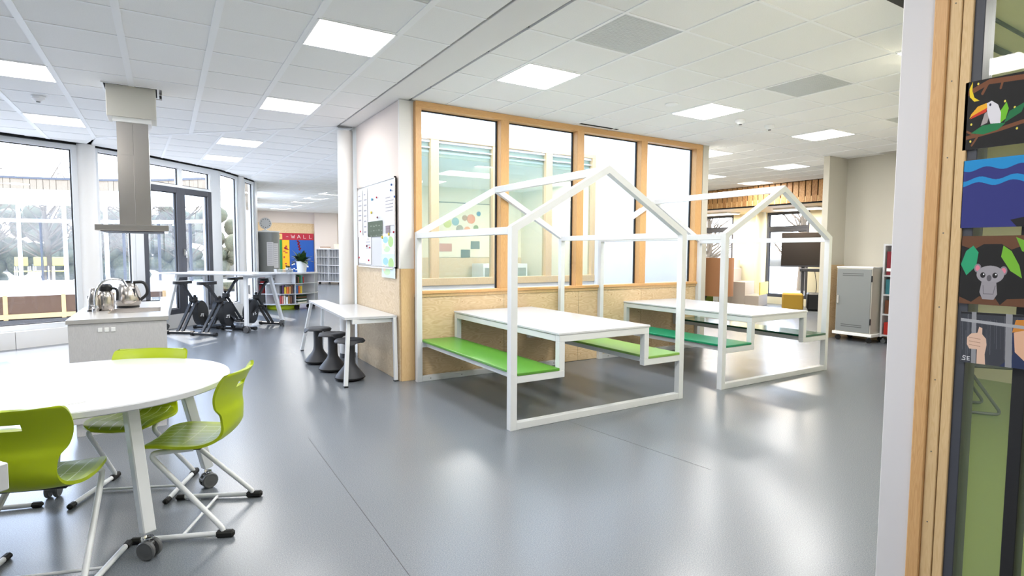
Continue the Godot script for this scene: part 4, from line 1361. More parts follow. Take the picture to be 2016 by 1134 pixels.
func chairs() -> void:
	var a := lime_chair("lime green shell chair right of the round table, seen from its side", v3(0.126, 0, -3.42), Vector2(-0.915, -0.402))
	for s in [["lime green shell chair behind the round table, its back towards the kitchen island", v3(-0.179, 0, -4.012), Vector2(-0.4, 0.916)], ["lime green shell chair in the left foreground with its back to the viewer", v3(-0.5, 0, -3.132), Vector2(0.3, -0.954)], ["lime green shell chair cut off by the left picture edge", v3(-0.93, 0, -3.86), Vector2(0.95, 0.3)]]:
		copy(a, s[1], atan2(-s[2].x, -s[2].y), s[0])

func island() -> void:
	var t := thing("kitchen_island", "grey laminate kitchen island with steel sink and dark hob", "kitchen island", v3(-0.655, 0, -5.39))
	var w := 0.655
	var d := 2.2
	part(mb().bb(0.012, w - 0.012, 0.1, 0.885, -d + 0.01, -0.012), "body", M.laminate, t)
	part(mb().bb(0.03, w - 0.03, 0.0, 0.1, -d + 0.03, -0.02), "plinth", M.laminate, t)
	part(mb().bb(0.006, w - 0.006, 0.1, 0.882, -0.012, 0.0, 0.002), "end_panel", M.laminate, t)
	# worktop with a cut-out for the sink
	var wt := mb()
	var sx0 := 0.24
	var sx1 := 0.61
	var sz0 := -0.82
	var sz1 := -0.42
	for q in [[-0.006, sx0, -d, 0.008], [sx1, w + 0.008, -d, 0.008], [sx0, sx1, -d, sz0], [sx0, sx1, sz1, 0.008]]:
		wt.bb(q[0], q[1], 0.885, 0.917, q[2], q[3])
	part(wt, "worktop", M.counter, t)
	var sk := mb()
	for q in [[sx0 - 0.012, sx1 + 0.012, 0.917, 0.92, sz1, sz1 + 0.014], [sx0 - 0.012, sx1 + 0.012, 0.917, 0.92, sz0 - 0.014, sz0], [sx0 - 0.014, sx0, 0.917, 0.92, sz0, sz1], [sx1, sx1 + 0.014, 0.917, 0.92, sz0, sz1], [sx0, sx1, 0.76, 0.765, sz0, sz1], [sx0, sx0 + 0.004, 0.765, 0.917, sz0, sz1], [sx1 - 0.004, sx1, 0.765, 0.917, sz0, sz1], [sx0, sx1, 0.765, 0.917, sz0, sz0 + 0.004], [sx0, sx1, 0.765, 0.917, sz1 - 0.004, sz1]]:
		sk.bb(q[0], q[1], q[2], q[3], q[4], q[5])
	part(sk, "sink", M.steel, t)
	part(mb().bb(0.06, w - 0.06, 0.917, 0.924, -d + 0.08, -1.62, 0.003), "hob", M.hob_glass, t)
	var so := mb()
	for k in 3:
		so.at(Transform3D(Basis(), v3(0.205 + 0.042 * k, 0.83, 0.001))).box(Vector3.ZERO, v3(0.028, 0.034, 0.006), 0.002)
	part(so, "switch_plates", M.grid_white, t)
	var tap := mb()
	tap.tube(bend([v3(0.13, 0.917, -0.6), v3(0.13, 1.1, -0.62), v3(0.2, 1.2, -0.64), v3(0.33, 1.2, -0.63), v3(0.36, 1.13, -0.62)], 0.09, 6), 0.011, 10)
	tap.at(Transform3D(Basis(), v3(0.13, 0.917, -0.6))).lathe([Vector2(0.026, 0), Vector2(0.026, 0.035), Vector2(0.016, 0.06)], 14)
	tap.at(Transform3D.IDENTITY).tube([v3(0.13, 0.96, -0.59), v3(0.1, 0.985, -0.55)], 0.007, 8)
	part(tap, "tap", M.chrome, t)
	# small appliances
	var k := thing("kettle", "big round steel kettle with black handle on the kitchen island", "kettle", v3(-0.31, 0.917, -6.36))
	part(mb().lathe([Vector2(0.0, 0.0), Vector2(0.075, 0.0), Vector2(0.1, 0.03), Vector2(0.108, 0.075), Vector2(0.1, 0.13), Vector2(0.082, 0.19), Vector2(0.066, 0.225), Vector2(0.0, 0.235)], 28, true), "body", M.steel, k)
	part(mb().tube(bend([v3(0.05, 0.235, 0.02), v3(0.14, 0.24, 0.05), v3(0.165, 0.13, 0.06), v3(0.1, 0.07, 0.04)], 0.06, 6), 0.014, 8), "handle", M.black_plastic, k)
	part(mb().lathe([Vector2(0.03, 0.232), Vector2(0.03, 0.25), Vector2(0.0, 0.255)], 16), "lid", M.black_plastic, k)
	part(mb().at(Transform3D(Basis(Vector3.UP, -0.3), v3(0.05, 0.13, 0.078))).box(Vector3.ZERO, v3(0.026, 0.1, 0.01), 0.004), "level_window", M.charcoal, k)
	part(mb().lathe([Vector2(0.09, -0.0), Vector2(0.092, 0.012), Vector2(0.08, 0.014)], 24), "base_ring", M.black_plastic, k)
	var f := thing("thermos_jug", "steel thermos jug with black lid and grip on the kitchen island", "jug", v3(-0.46, 0.917, -6.13))
	part(mb().lathe([Vector2(0.0, 0.0), Vector2(0.058, 0.0), Vector2(0.062, 0.02), Vector2(0.062, 0.12), Vector2(0.05, 0.165), Vector2(0.04, 0.175)], 24, true), "body", M.steel, f)
	part(mb().lathe([Vector2(0.042, 0.172), Vector2(0.05, 0.18), Vector2(0.05, 0.215), Vector2(0.035, 0.235), Vector2(0.0, 0.238)], 20), "lid", M.black_plastic, f)
	part(mb().tube(bend([v3(0.04, 0.2, 0.02), v3(0.09, 0.19, 0.04), v3(0.085, 0.09, 0.04)], 0.04, 5), 0.011, 8), "grip", M.black_plastic, f)
	var g := thing("steel_flask", "slim pale steel flask left of the thermos jug", "flask", v3(-0.545, 0.917, -6.1))
	part(mb().lathe([Vector2(0.0, 0.0), Vector2(0.04, 0.0), Vector2(0.045, 0.02), Vector2(0.045, 0.1), Vector2(0.03, 0.15), Vector2(0.022, 0.2), Vector2(0.0, 0.205)], 20, true), "body", M.steel, g)
	part(mb().lathe([Vector2(0.05, 0.0), Vector2(0.05, 0.008), Vector2(0.0, 0.01)], 20), "base_pad", M.rubber, g)
	var bx := thing("small_box", "small dark sided white box at the back left corner of the kitchen island", "box", v3(-0.6, 0.917, -6.62))
	part(mb().bb(-0.03, 0.06, 0.0, 0.1, -0.04, 0.04, 0.003), "carton", M.paint_white, bx)
	part(mb().bb(-0.036, -0.03, 0.0, 0.1, -0.04, 0.04), "dark_side", M.charcoal, bx)

func hood() -> void:
	var t := thing("extractor_hood", "stainless steel island extractor hood hanging from a cream ceiling box", "extractor hood", v3(-0.245, 0, -7.1))
	part(mb().bb(-0.21, 0.21, 2.79, 3.12, -0.17, 0.17, 0.003), "ceiling_box", M.hood_box, t)
	part(mb().bb(-0.165, 0.165, 2.745, 2.79, -0.15, 0.15), "mount_plate", M.grid_white, t)
	for sd in [-1.0, 1.0]:
		part(mb().bb(minf(0.0008 * sd, 0.135 * sd), maxf(0.0008 * sd, 0.135 * sd), 1.7, 2.745, -0.13, 0.13), "chimney_panel", M.steel, t)
	part(mb().bb(-0.139, 0.0, 1.7, 2.42, -0.134, 0.134, 0.002), "lower_sleeve", M.steel, t)
	var c := part(mb().bb(-0.32, 0.285, 1.642, 1.7, -0.45, 0.45, 0.004), "canopy", M.steel, t)
	part(mb().bb(-0.28, 0.245, 1.636, 1.642, -0.4, 0.4), "filter", M.charcoal, c)
	part(mb().bb(-0.23, 0.225, 3.1, 3.106, -0.2, 0.2), "ceiling_opening", M.black_gap, t)
	var r := mb()
	for q in [[-0.245, 0.24, -0.215, -0.2], [-0.245, 0.24, 0.2, 0.215], [-0.245, -0.228, -0.2, 0.2], [0.223, 0.24, -0.2, 0.2]]:
		r.bb(q[0], q[1], 3.096, 3.106, q[2], q[3])
	part(r, "ceiling_trim", M.grid_white, t)

func side_table() -> void:
	var t := thing("side_table", "narrow white table pushed against the plywood wall, above three wobble stools", "table", v3(0, 0, 0))
	part(mb().prism(PackedVector2Array([Vector2(1.62, -6.03), Vector2(2.19, -5.98), Vector2(2.19, -7.5), Vector2(1.96, -7.54), Vector2(1.96, -8.4), Vector2(1.75, -8.42)]), 0.715, 0.74), "tabletop", M.table_white, t)
	for s in [[v3(1.6, 0.0, -5.95), v3(1.68, 0.715, -6.1)], [v3(2.165, 0.0, -5.97), v3(2.165, 0.715, -6.0)], [v3(1.66, 0.0, -8.5), v3(1.76, 0.715, -8.3)], [v3(1.93, 0.0, -8.45), v3(1.92, 0.715, -8.3)]]:
		part(mb().bar(s[0] + v3(0, 0.012, 0), s[1], 0.04, 0.04, 0.004, Vector3.BACK), "leg", M.frame_white, t)
		part(mb().box(s[0] + v3(0, 0.006, 0), v3(0.044, 0.012, 0.044)), "foot", M.black_plastic, t)
	part(mb().bb(1.7, 2.15, 0.665, 0.715, -6.06, -6.02), "apron", M.frame_white, t)
	var names := ["wobble stool nearest the table leg, right one of three", "middle one of three dark wobble stools under the white table", "wobble stool furthest left of three under the white table"]
	var spots := [v3(1.745, 0, -6.3), v3(1.7, 0, -6.88), v3(1.655, 0, -7.45)]
	var first: Node3D
	for i in 3:
		if i == 0:
			first = thing("wobble_stool", names[0], "stool", spots[0], 0.3, "dark wobble stools")
			part(mb().lathe([Vector2(0.0, 0.0), Vector2(0.09, 0.002), Vector2(0.15, 0.014), Vector2(0.168, 0.028), Vector2(0.168, 0.04)], 32, true), "rubber_base", M.rubber, first)
			part(mb().lathe([Vector2(0.166, 0.036), Vector2(0.158, 0.052), Vector2(0.12, 0.1), Vector2(0.08, 0.15), Vector2(0.062, 0.185), Vector2(0.056, 0.24), Vector2(0.056, 0.43)], 32, true), "body", M.charcoal, first)
			# seat: disc whose rim dips in scallops
			var b := mb()
			var n := 48
			var rad := [0.0, 0.08, 0.13, 0.155, 0.17]
			var top := []
			var bot := []
			for r in rad.size():
				var a := []
				var c := []
				for k in n:
					var th := TAU * k / n
					var dip := pow(maxf(0.0, cos(th * 3.0)), 2.0)
					var y: float = 0.468 - (0.0 if r < 3 else (0.006 if r == 3 else 0.022 + 0.03 * dip))
					if r == 0:
						y = 0.462
					a.append(v3(cos(th) * rad[r], y, sin(th) * rad[r]))
					var low: float = 0.43 if r < 2 else 0.448 - (0.0 if r < 3 else 0.012 + 0.035 * dip)
					c.append(v3(cos(th) * rad[r] * (0.995 if r < 4 else 1.0), minf(low, y - 0.006), sin(th) * rad[r]))
				top.append(a)
				bot.append(c)
			for r in rad.size() - 1:
				for k in n:
					var l := (k + 1) % n
					b.face([top[r][k], top[r + 1][k], top[r + 1][l], top[r][l]], v3(0, 0.2, 0))
					b.face([bot[r][k], bot[r + 1][k], bot[r + 1][l], bot[r][l]], v3(0, 1.2, 0))
			for k in n:
				var l := (k + 1) % n
				b.face([top[4][k], bot[4][k], bot[4][l], top[4][l]], v3(0, 0.44, 0))
			part(b, "seat", M.charcoal, first)
		else:
			copy(first, spots[i], 0.3 + 0.4 * i, names[i])

func whiteboard() -> void:
	var t := thing("whiteboard", "whiteboard with papers and coloured magnets on the end wall", "whiteboard", v3(2.2, 1.265, -7.42))
	# local: z to the right along the wall, x into the wall
	part(mb().bb(-0.012, 0.0, 0.0, 1.02, 0.0, 1.42), "panel", M.table_white, t)
	var f := mb()
	for s in [[0.0, 0.015, 0.0, 1.42], [1.005, 1.02, 0.0, 1.42]]:
		f.bb(-0.022, 0.0, s[0], s[1], s[2], s[3])
	for s in [0.0, 1.405]:
		f.bb(-0.022, 0.0, 0.0, 1.02, s, s + 0.015)
	part(f, "edge_frame", M.steel, t)
	part(mb().bb(-0.03, 0.0, -0.012, 0.0, 0.05, 1.35, 0.002), "pen_ledge", M.grid_white, t)
	var x := 2.184
	var sheets := [
		["white list sheet at the upper left of the whiteboard", -7.41, 1.64, 0.2, 0.6, c8(236, 236, 240), 6], ["narrow timetable strip left on the whiteboard", -7.17, 1.6, 0.17, 0.65, c8(226, 228, 238), 8],
		["folded white sheet low on the left of the whiteboard", -7.38, 1.3, 0.3, 0.36, c8(232, 232, 236), 0], ["pale lined sheet low at the middle of the whiteboard", -7.1, 1.29, 0.24, 0.36, c8(228, 228, 234), 4],
		["dark green photo strip in the middle of the whiteboard", -6.98, 1.63, 0.55, 0.19, c8(70, 84, 66), -1], ["large curling white notice at the upper right of the whiteboard", -6.36, 1.75, 0.36, 0.36, c8(234, 234, 238), 5],
		["small grey photo below the curling notice", -6.32, 1.66, 0.14, 0.1, c8(130, 116, 126), -1], ["pale map sheet with green areas on the right of the whiteboard", -6.46, 1.42, 0.44, 0.24, c8(222, 230, 236), -2],
		["coloured map sheet hanging below the whiteboard edge", -6.47, 1.15, 0.46, 0.27, c8(206, 224, 226), -2]]
	for s in sheets:
		var im := blank(128, 96, s[5])
		if s[6] > 0:
			for k in s[6]:
				im.fill_rect(Rect2i(14, 10 + k * 10, 60 + (k * 37) % 40, 3), c8(150, 150, 160))
		if s[6] == -2:
			for e in [[0.3, 0.3, 0.2, 0.16, c8(150, 200, 210)], [0.7, 0.4, 0.2, 0.25, c8(170, 206, 140)], [0.4, 0.75, 0.25, 0.15, c8(190, 220, 180)], [0.2, 0.6, 0.1, 0.14, c8(236, 214, 190)]]:
				oval(im, e[0], e[1], e[2], e[3], e[4])
		if s[6] == -1:
			for k in 20:
				im.fill_rect(Rect2i((k * 47) % 118, (k * 29) % 88, 14, 6), Color(s[5]).lightened(0.25 if k % 2 else 0.1))
		var o := thing("pinned_sheet", s[0], "sheet", v3(x, s[2], s[1]))
		var b := mb()
		b.quad_uv(v3(-0.001, 0, 0), v3(-0.003, 0, s[3]), v3(-0.001, s[4], s[3]), v3(-0.001, s[4], 0), Vector3.LEFT)
		part(b, "print", picture_mat(im), o)
		part(mb().bb(0.0, 0.0008, 0.0, s[4], 0.0, s[3]), "paper_back", M.paper, o)
	var mags := [["blue", 2.2, -6.1, "topmost "], ["blue", 2.14, -6.12, "second highest "], ["blue", 2.06, -6.0, "rightmost "], ["yellow", 1.93, -6.83], ["light blue", 2.09, -6.8], ["red", 2.1, -6.62], ["dark red", 1.86, -6.6], ["red", 1.71, -7.28, "highest "], ["yellow", 1.62, -6.43, "left hand "], ["yellow", 1.65, -6.2, "right hand "], ["red", 1.67, -6.04], ["dark red", 1.52, -7.02], ["red", 1.5, -6.9, "middle "], ["red", 1.37, -7.36, "lowest "], ["crimson", 1.34, -6.95]]
	var col := {"blue": c8(40, 90, 170), "light blue": c8(70, 150, 190), "yellow": c8(214, 190, 40), "red": c8(190, 40, 60), "dark red": c8(120, 26, 44), "crimson": c8(196, 30, 80)}
	var mats := {}
	for k in col:
		var mm := StandardMaterial3D.new()
		mm.albedo_color = col[k]
		mm.roughness = 0.35
		mats[k] = mm
	var mesh := {}
	for big in [0.012, 0.018]:
		mesh[big] = mb().at(Transform3D(Basis(Vector3.BACK, PI / 2), Vector3.ZERO)).lathe([Vector2(big, 0), Vector2(big, 0.008), Vector2(big * 0.7, 0.012), Vector2(0, 0.012)], 12).mesh()
	for m in mags:
		var big := 0.018 if m[0] in ["yellow", "light blue"] else 0.012
		var o := put(mesh[big], "magnet", mats[m[0]], self, v3(2.181, m[1], m[2]))
		tag(o, "%s%s round magnet on the whiteboard at %s" % [m[3] if m.size() > 3 else "", m[0], "upper right" if m[2] > -6.45 and m[1] > 1.8 else "lower right" if m[2] > -6.45 else "upper middle" if m[1] > 1.8 else "lower left"], "magnet", "round magnets on the whiteboard")

func standing_table() -> void:
	var c := Vector2(0.93, -11.75)
	var t := thing("standing_table", "long white standing table on splayed legs with castors behind the kitchen island", "table", v3(c.x, 0, c.y), 0.795)
	# local x across, z along
	part(mb().bb(-0.5, 0.5, 1.01, 1.04, -1.0, 1.0, 0.006), "tabletop", M.table_white, t)
	for sx in [-1.0, 1.0]:
		for sz in [-1.0, 1.0]:
			part(mb().bar(v3(0.5 * sx, 0.12, 0.85 * sz), v3(0.33 * sx, 1.01, 0.72 * sz), 0.06, 0.06, 0.005, Vector3.BACK), "leg", M.frame_white, t)
			caster(t, v3(0.5 * sx, 0, 0.85 * sz), 0.055, sx + sz)
	for sz in [-0.72, 0.72]:
		part(mb().bb(-0.36, 0.36, 0.95, 1.01, sz - 0.03, sz + 0.03), "end_rail", M.frame_white, t)

func bike(label: String, a: Vector2, b: Vector2) -> void:
	# a: floor bar under the saddle, b: floor bar under the flywheel
	var d := (b - a).normalized()
	var t := thing("desk_bike", label, "exercise bike", v3(a.x, 0, a.y), atan2(-d.y, d.x), "black desk bikes at the standing table")
	# local +x runs from saddle bar to flywheel bar
	var l := 0.72
	for x in [0.0, l]:
		part(mb().tube([v3(x, 0.035, -0.22), v3(x, 0.035, 0.22)], 0.026, 10), "floor_bar", M.black_plastic, t)
		for sz in [-1.0, 1.0]:
			part(mb().tube([v3(x, 0.036, 0.2 * sz), v3(x, 0.036, 0.25 * sz)], 0.034, 12), "foot_cap", M.rubber, t)
	for sz in [-0.045, 0.045]:
		part(mb().bar(v3(0.0, 0.05, sz), v3(0.4, 0.56, sz), 0.03, 0.05, 0.004, Vector3.BACK), "rear_leg", M.black_plastic, t)
	part(mb().bar(v3(0.72, 0.05, 0), v3(0.36, 0.6, 0), 0.045, 0.05, 0.005, Vector3.BACK), "front_leg", M.black_plastic, t)
	part(mb().bar(v3(0.4, 0.52, 0), v3(0.12, 0.84, 0), 0.04, 0.045, 0.005, Vector3.BACK), "seat_post", M.charcoal, t)
	part(mb().box(v3(0.37, 0.58, 0), v3(0.09, 0.08, 0.12), 0.01), "pivot", M.black_plastic, t)
	var k := part(mb().ball(v3(0.31, 0.64, 0.07), v3(0.025, 0.025, 0.03), 10, 6), "knob", M.rubber, t)
	# saddle: rounded pad on a bracket
	var s := mb()
	s.xf = Transform3D(Basis(), v3(0.1, 0.87, 0))
	var pl := PackedVector2Array()
	for i in 24:
		var an := TAU * i / 24
		pl.append(Vector2(cos(an) * 0.17, sin(an) * (0.13 + 0.035 * cos(an * 2.0))))
	s.prism(pl, 0.0, 0.05, true)
	part(s, "saddle", M.black_plastic, t)
	part(mb().bar(v3(0.12, 0.83, 0), v3(0.06, 0.87, 0), 0.06, 0.03), "saddle_bracket", M.charcoal, t)
	# flywheel housing: upright tear-drop disc
	var h := mb()
	var tp := []
	for i in 28:
		var an := TAU * i / 28
		var rr := 0.2 + 0.07 * pow(maxf(0.0, cos(an - 2.2)), 3.0)
		tp.append([0.56 + cos(an) * rr * 0.72, 0.3 + sin(an) * rr])
	flat(h, tp, -0.055, 0.055)
	var hs := part(h, "flywheel_housing", M.black_plastic, t)
	for sz in [-1.0, 1.0]:
		var lg := mb()
		lg.box(v3(0.52, 0.3, 0.057 * sz), v3(0.07, 0.02, 0.003))
		lg.box(v3(0.55, 0.28, 0.057 * sz), v3(0.02, 0.06, 0.003))
		lg.box(v3(0.49, 0.27, 0.057 * sz), v3(0.05, 0.015, 0.003))
		part(lg, "white_emblem", M.grid_white, hs)
		part(mb().bar(v3(0.56, 0.3, 0.07 * sz), v3(0.56 + 0.12 * sz, 0.3 - 0.12 * sz, 0.09 * sz), 0.02, 0.025), "crank", M.charcoal, t)
		part(mb().box(v3(0.56 + 0.12 * sz, 0.3 - 0.12 * sz, 0.14 * sz), v3(0.08, 0.025, 0.09), 0.008), "pedal", M.rubber, t)

func bookcase() -> void:
	var c := v3(2.62, 0, -15.15)
	var t := thing("round_bookcase", "low round white bookcase on castors behind the desk bikes", "bookcase", c)
	var fd := v3(-0.17, 0, 0.985)
	var rd := v3(0.985, 0, 0.17)
	var pt := func(phi: float, r: float) -> Vector3: return (rd * sin(phi) + fd * cos(phi)) * r
	for y in [[0.13, 0.155], [0.385, 0.4], [0.64, 0.655], [0.88, 0.905]]:
		var arc := PackedVector2Array()
		for i in 33:
			var p: Vector3 = pt.call(deg_to_rad(-95 + 190.0 * i / 32), 0.75)
			arc.append(Vector2(p.x, p.z))
		part(mb().prism(arc, y[0], y[1]), "shelf_board", M.table_white, t)
	for a in [-88, -40, 15, 62, 90]:
		var ph := deg_to_rad(a)
		part(mb().bar(pt.call(ph, 0.4) + v3(0, 0.51, 0), pt.call(ph, 0.745) + v3(0, 0.51, 0), 0.018, 0.72), "divider", M.table_white, t)
	var bk := PackedVector2Array()
	for i in 25:
		var p: Vector3 = pt.call(deg_to_rad(-95 + 190.0 * i / 24), 0.42)
		bk.append(Vector2(p.x, p.z))
	part(mb().prism(bk, 0.155, 0.88), "back_panel", M.paint_white, t)
	for a in [-60, 20, 55, 85]:
		var p: Vector3 = pt.call(deg_to_rad(a), 0.62)
		caster(t, p, 0.055, a, true)
	var gc := thing("floor_cushion", "lime green round cushion under the round bookcase", "cushion", c + pt.call(-0.3, 0.3))
	part(mb().lathe([Vector2(0.0, 0.0), Vector2(0.36, 0.0), Vector2(0.38, 0.03), Vector2(0.38, 0.09), Vector2(0.36, 0.115), Vector2(0.0, 0.115)], 32), "cushion_pad", M.lime, gc)
	# books stand with their spines outwards: bay start angle, shelf height, colours
	var pal := {"black": c8(36, 34, 34), "green": c8(60, 120, 60), "teal": c8(80, 140, 130), "red": c8(176, 56, 60), "orange": c8(220, 110, 50), "purple": c8(80, 50, 90), "yellow": c8(220, 190, 60), "brown": c8(120, 80, 60), "tan": c8(206, 160, 100), "cream": c8(226, 220, 204), "pink": c8(214, 130, 120), "blue": c8(70, 110, 170), "light blue": c8(120, 180, 200), "white": c8(234, 234, 232), "dark green": c8(40, 70, 50)}
	var rows := [[-84.0, 0.655, "left top", ["green", "yellow", "light blue", "teal", "orange", "blue", "red"]], [-82.0, 0.4, "left middle", ["yellow", "white", "black", "red"]], [-14.0, 0.4, "centre middle", ["black", "purple", "yellow", "orange", "tan", "brown"]], [-14.0, 0.155, "centre bottom", ["red", "pink", "cream", "white", "tan", "brown"]], [17.5, 0.655, "right top", ["black", "brown", "green", "teal", "red"]], [17.5, 0.4, "right middle", ["blue", "orange", "yellow"]]]
	for r in rows:
		var a: float = r[0]
		for nm in r[3]:
			var th := rng.randf_range(0.026, 0.046)
			var hh := rng.randf_range(0.15, 0.215)
			var ph := deg_to_rad(a)
			var p: Vector3 = c + pt.call(ph + th * 0.7, 0.62) + v3(0, r[1], 0)
			var out: Vector3 = pt.call(ph + th * 0.7, 1.0)
			var o := thing("book", "%s book in the %s row of the round bookcase" % [nm, r[2]], "book", p, atan2(out.x, out.z), "books in the round bookcase")
			var m := StandardMaterial3D.new()
			m.albedo_color = pal[nm]
			m.roughness = 0.6
			part(mb().bb(-th * 0.5, th * 0.5, 0.0, hh, -0.1, 0.08, 0.002), "cover", m, o)
			part(mb().bb(-th * 0.4, th * 0.4, hh - 0.002, hh + 0.001, -0.098, 0.07), "pages", M.paper, o)
			a += rad_to_deg(th / 0.62) + 0.5
	var y := 0.155
	for nm in ["cream", "dark green", "white", "dark green", "brown", "dark green"]:
		var p: Vector3 = c + pt.call(deg_to_rad(30), 0.58) + v3(0, y, 0)
		var o := thing("book", "%s book, layer %s of the stack low in the round bookcase" % [nm, ["one", "two", "three", "four", "five", "six"][int((y - 0.155) / 0.032 + 0.2)]], "book", p, 0.5, "books in the round bookcase")
		var m := StandardMaterial3D.new()
		m.albedo_color = pal[nm]
		part(mb().bb(-0.13, 0.13, 0.0, 0.032, -0.1, 0.1, 0.002), "cover", m, o)
		y += 0.0325
	# on top of it
	var tr := thing("letter_tray", "white paper tray stack on the round bookcase", "tray", c + pt.call(-0.25, 0.3) + v3(0, 0.905, 0), 0.1)
	for k in 3:
		part(mb().bb(-0.2 + 0.02 * k, 0.2, 0.03 * k, 0.03 * k + 0.012, -0.12, 0.12, 0.002), "tray_sheet", M.grid_white, tr)
	part(mb().bb(-0.2, -0.19, 0.0, 0.09, -0.12, 0.12), "tray_side", M.grid_white, tr)
	part(mb().bb(0.19, 0.2, 0.0, 0.09, -0.12, 0.12), "tray_side", M.grid_white, tr)
	plant("large leafy plant with red flower stem in a white bucket on the round bookcase", c + pt.call(0.75, 0.52) + v3(0, 0.905, 0), 0.13, 0.27, 0.42, 70)
	plant("small succulent in a white cup on the round bookcase", c + pt.call(0.12, 0.25) + v3(0, 0.905, 0), 0.06, 0.11, 0.13, 22)
	# tall round cabinet with a clock behind
	var rcb := thing("round_cabinet", "tall pale grey round cabinet with paper lists behind the bookcase", "cabinet", v3(2.34, 0, -16.05))
	part(mb().lathe([Vector2(0.0, 0.0), Vector2(0.27, 0.0), Vector2(0.27, 1.93), Vector2(0.0, 1.93)], 36), "drum", M.cart_grey, rcb)
	part(mb().lathe([Vector2(0.0, 1.93), Vector2(0.285, 1.93), Vector2(0.285, 1.96), Vector2(0.0, 1.96)], 36), "top_disc", M.grid_white, rcb)
	for q in [[-0.02, 1.05, 0.16, 0.62, "left list sheet on the tall round cabinet"], [0.52, 1.0, 0.14, 0.64, "right list sheet on the tall round cabinet"]]:
		var im := blank(64, 128, c8(232, 232, 238))
		for k in 11:
			im.fill_rect(Rect2i(8, 8 + k * 11, 46, 2), c8(170, 172, 186))
		var o := thing("list_sheet", q[4], "sheet", v3(2.34, q[1], -16.05), q[0])
		var b := mb()
		b.quad_uv(v3(-q[2] * 0.5, 0, 0.28), v3(q[2] * 0.5, 0, 0.28), v3(q[2] * 0.5, q[3], 0.28), v3(-q[2] * 0.5, q[3], 0.28), Vector3.BACK)
		part(b, "print", picture_mat(im), o)
	var ck := thing("desk_clock", "round white clock on a foot on top of the tall round cabinet", "clock", v3(2.26, 1.96, -15.95), -0.12)
	part(mb().at(Transform3D(Basis(Vector3.RIGHT, PI / 2), v3(0, 0.2, 0))).lathe([Vector2(0, -0.025), Vector2(0.14, -0.025), Vector2(0.15, 0.0), Vector2(0.14, 0.025), Vector2(0, 0.025)], 32), "dial", M.table_white, ck)
	part(mb().lathe([Vector2(0.09, 0.0), Vector2(0.09, 0.015), Vector2(0.03, 0.03), Vector2(0.025, 0.07)], 20), "foot", M.grid_white, ck)
	var mk := mb()
	for k in 12:
		var an := TAU * k / 12
		mk.box(v3(sin(an) * 0.11, 0.2 + cos(an) * 0.11, 0.026), v3(0.02, 0.02, 0.002))
	part(mk, "hour_marks", M.charcoal, ck)

func plant(label: String, at: Vector3, r: float, h: float, spread: float, leaves: int) -> void:
	var t := thing("potted_plant", label, "plant", at)
	part(mb().lathe([Vector2(0.0, 0.0), Vector2(r * 0.78, 0.0), Vector2(r, h), Vector2(r * 1.05, h), Vector2(r * 1.05, h + 0.012), Vector2(r * 0.93, h + 0.012), Vector2(r * 0.9, h - 0.03), Vector2(0.0, h - 0.03)], 24), "pot", M.grid_white, t)
	part(mb().lathe([Vector2(0.0, h - 0.05), Vector2(r * 0.88, h - 0.05), Vector2(r * 0.88, h - 0.028), Vector2(0.0, h - 0.026)], 20), "soil", M.soil, t)
	rng.seed = int(h * 1000)
	for k in leaves:
		var an := rng.randf() * TAU
		var el := rng.randf_range(-0.1, 1.2)
		var ln := spread * rng.randf_range(0.5, 1.0)
		var d := v3(cos(an) * cos(el), sin(el), sin(an) * cos(el))
		var p0 := v3(cos(an) * r * 0.2, h - 0.02, sin(an) * r * 0.2)
		var p2 := p0 + d * ln + v3(0, -0.1 * ln, 0)
		var p1 := p0.lerp(p2, 0.5) + v3(0, 0.12 * ln, 0)
		var side := d.cross(Vector3.UP).normalized() * ln * 0.16
		var b := mb()
		var up := side.cross(d).normalized()
		b.tri(p0, p1 + side, p1 - side, up, up, up)
		b.tri(p1 + side, p2, p1 - side, up, up, up)
		part(b, "leaf", M.leaf_green if k % 3 else M.leaf_dark, t)
	if r > 0.1:
		part(mb().tube([v3(0, h, 0), v3(-0.03, h + 0.28, 0.0), v3(-0.08, h + 0.48, 0.02)], [0.006, 0.005, 0.003], 5), "stem", M.leaf_dark, t)
		var red := StandardMaterial3D.new()
		red.albedo_color = c8(150, 40, 60)
		var fb := mb()
		for k in 7:
			fb.ball(v3(-0.05 - 0.006 * k + 0.02 * (k % 2), h + 0.3 + 0.035 * k, 0.01), v3(0.028, 0.022, 0.028), 6, 5)
		part(fb, "blossom", red, t)

func letter(b: MB, ch: String, x: float, y: float, s: float, z: float) -> void:
	var w := s * 0.16
	var st := {"I": [[0.5, 0, 0.5, 1]], "-": [[0.2, 0.45, 0.8, 0.45]], "W": [[0.0, 1, 0.25, 0], [0.25, 0, 0.5, 0.8], [0.5, 0.8, 0.75, 0], [0.75, 0, 1.0, 1]], "A": [[0.05, 0, 0.5, 1], [0.5, 1, 0.95, 0], [0.25, 0.36, 0.75, 0.36]], "L": [[0.2, 1, 0.2, 0], [0.2, 0.06, 0.85, 0.06]]}
	for e in st[ch]:
		b.bar(v3(x + e[0] * s, y + e[1] * s, z), v3(x + e[2] * s, y + e[3] * s, z), 0.01, w, 0.0, Vector3.BACK)

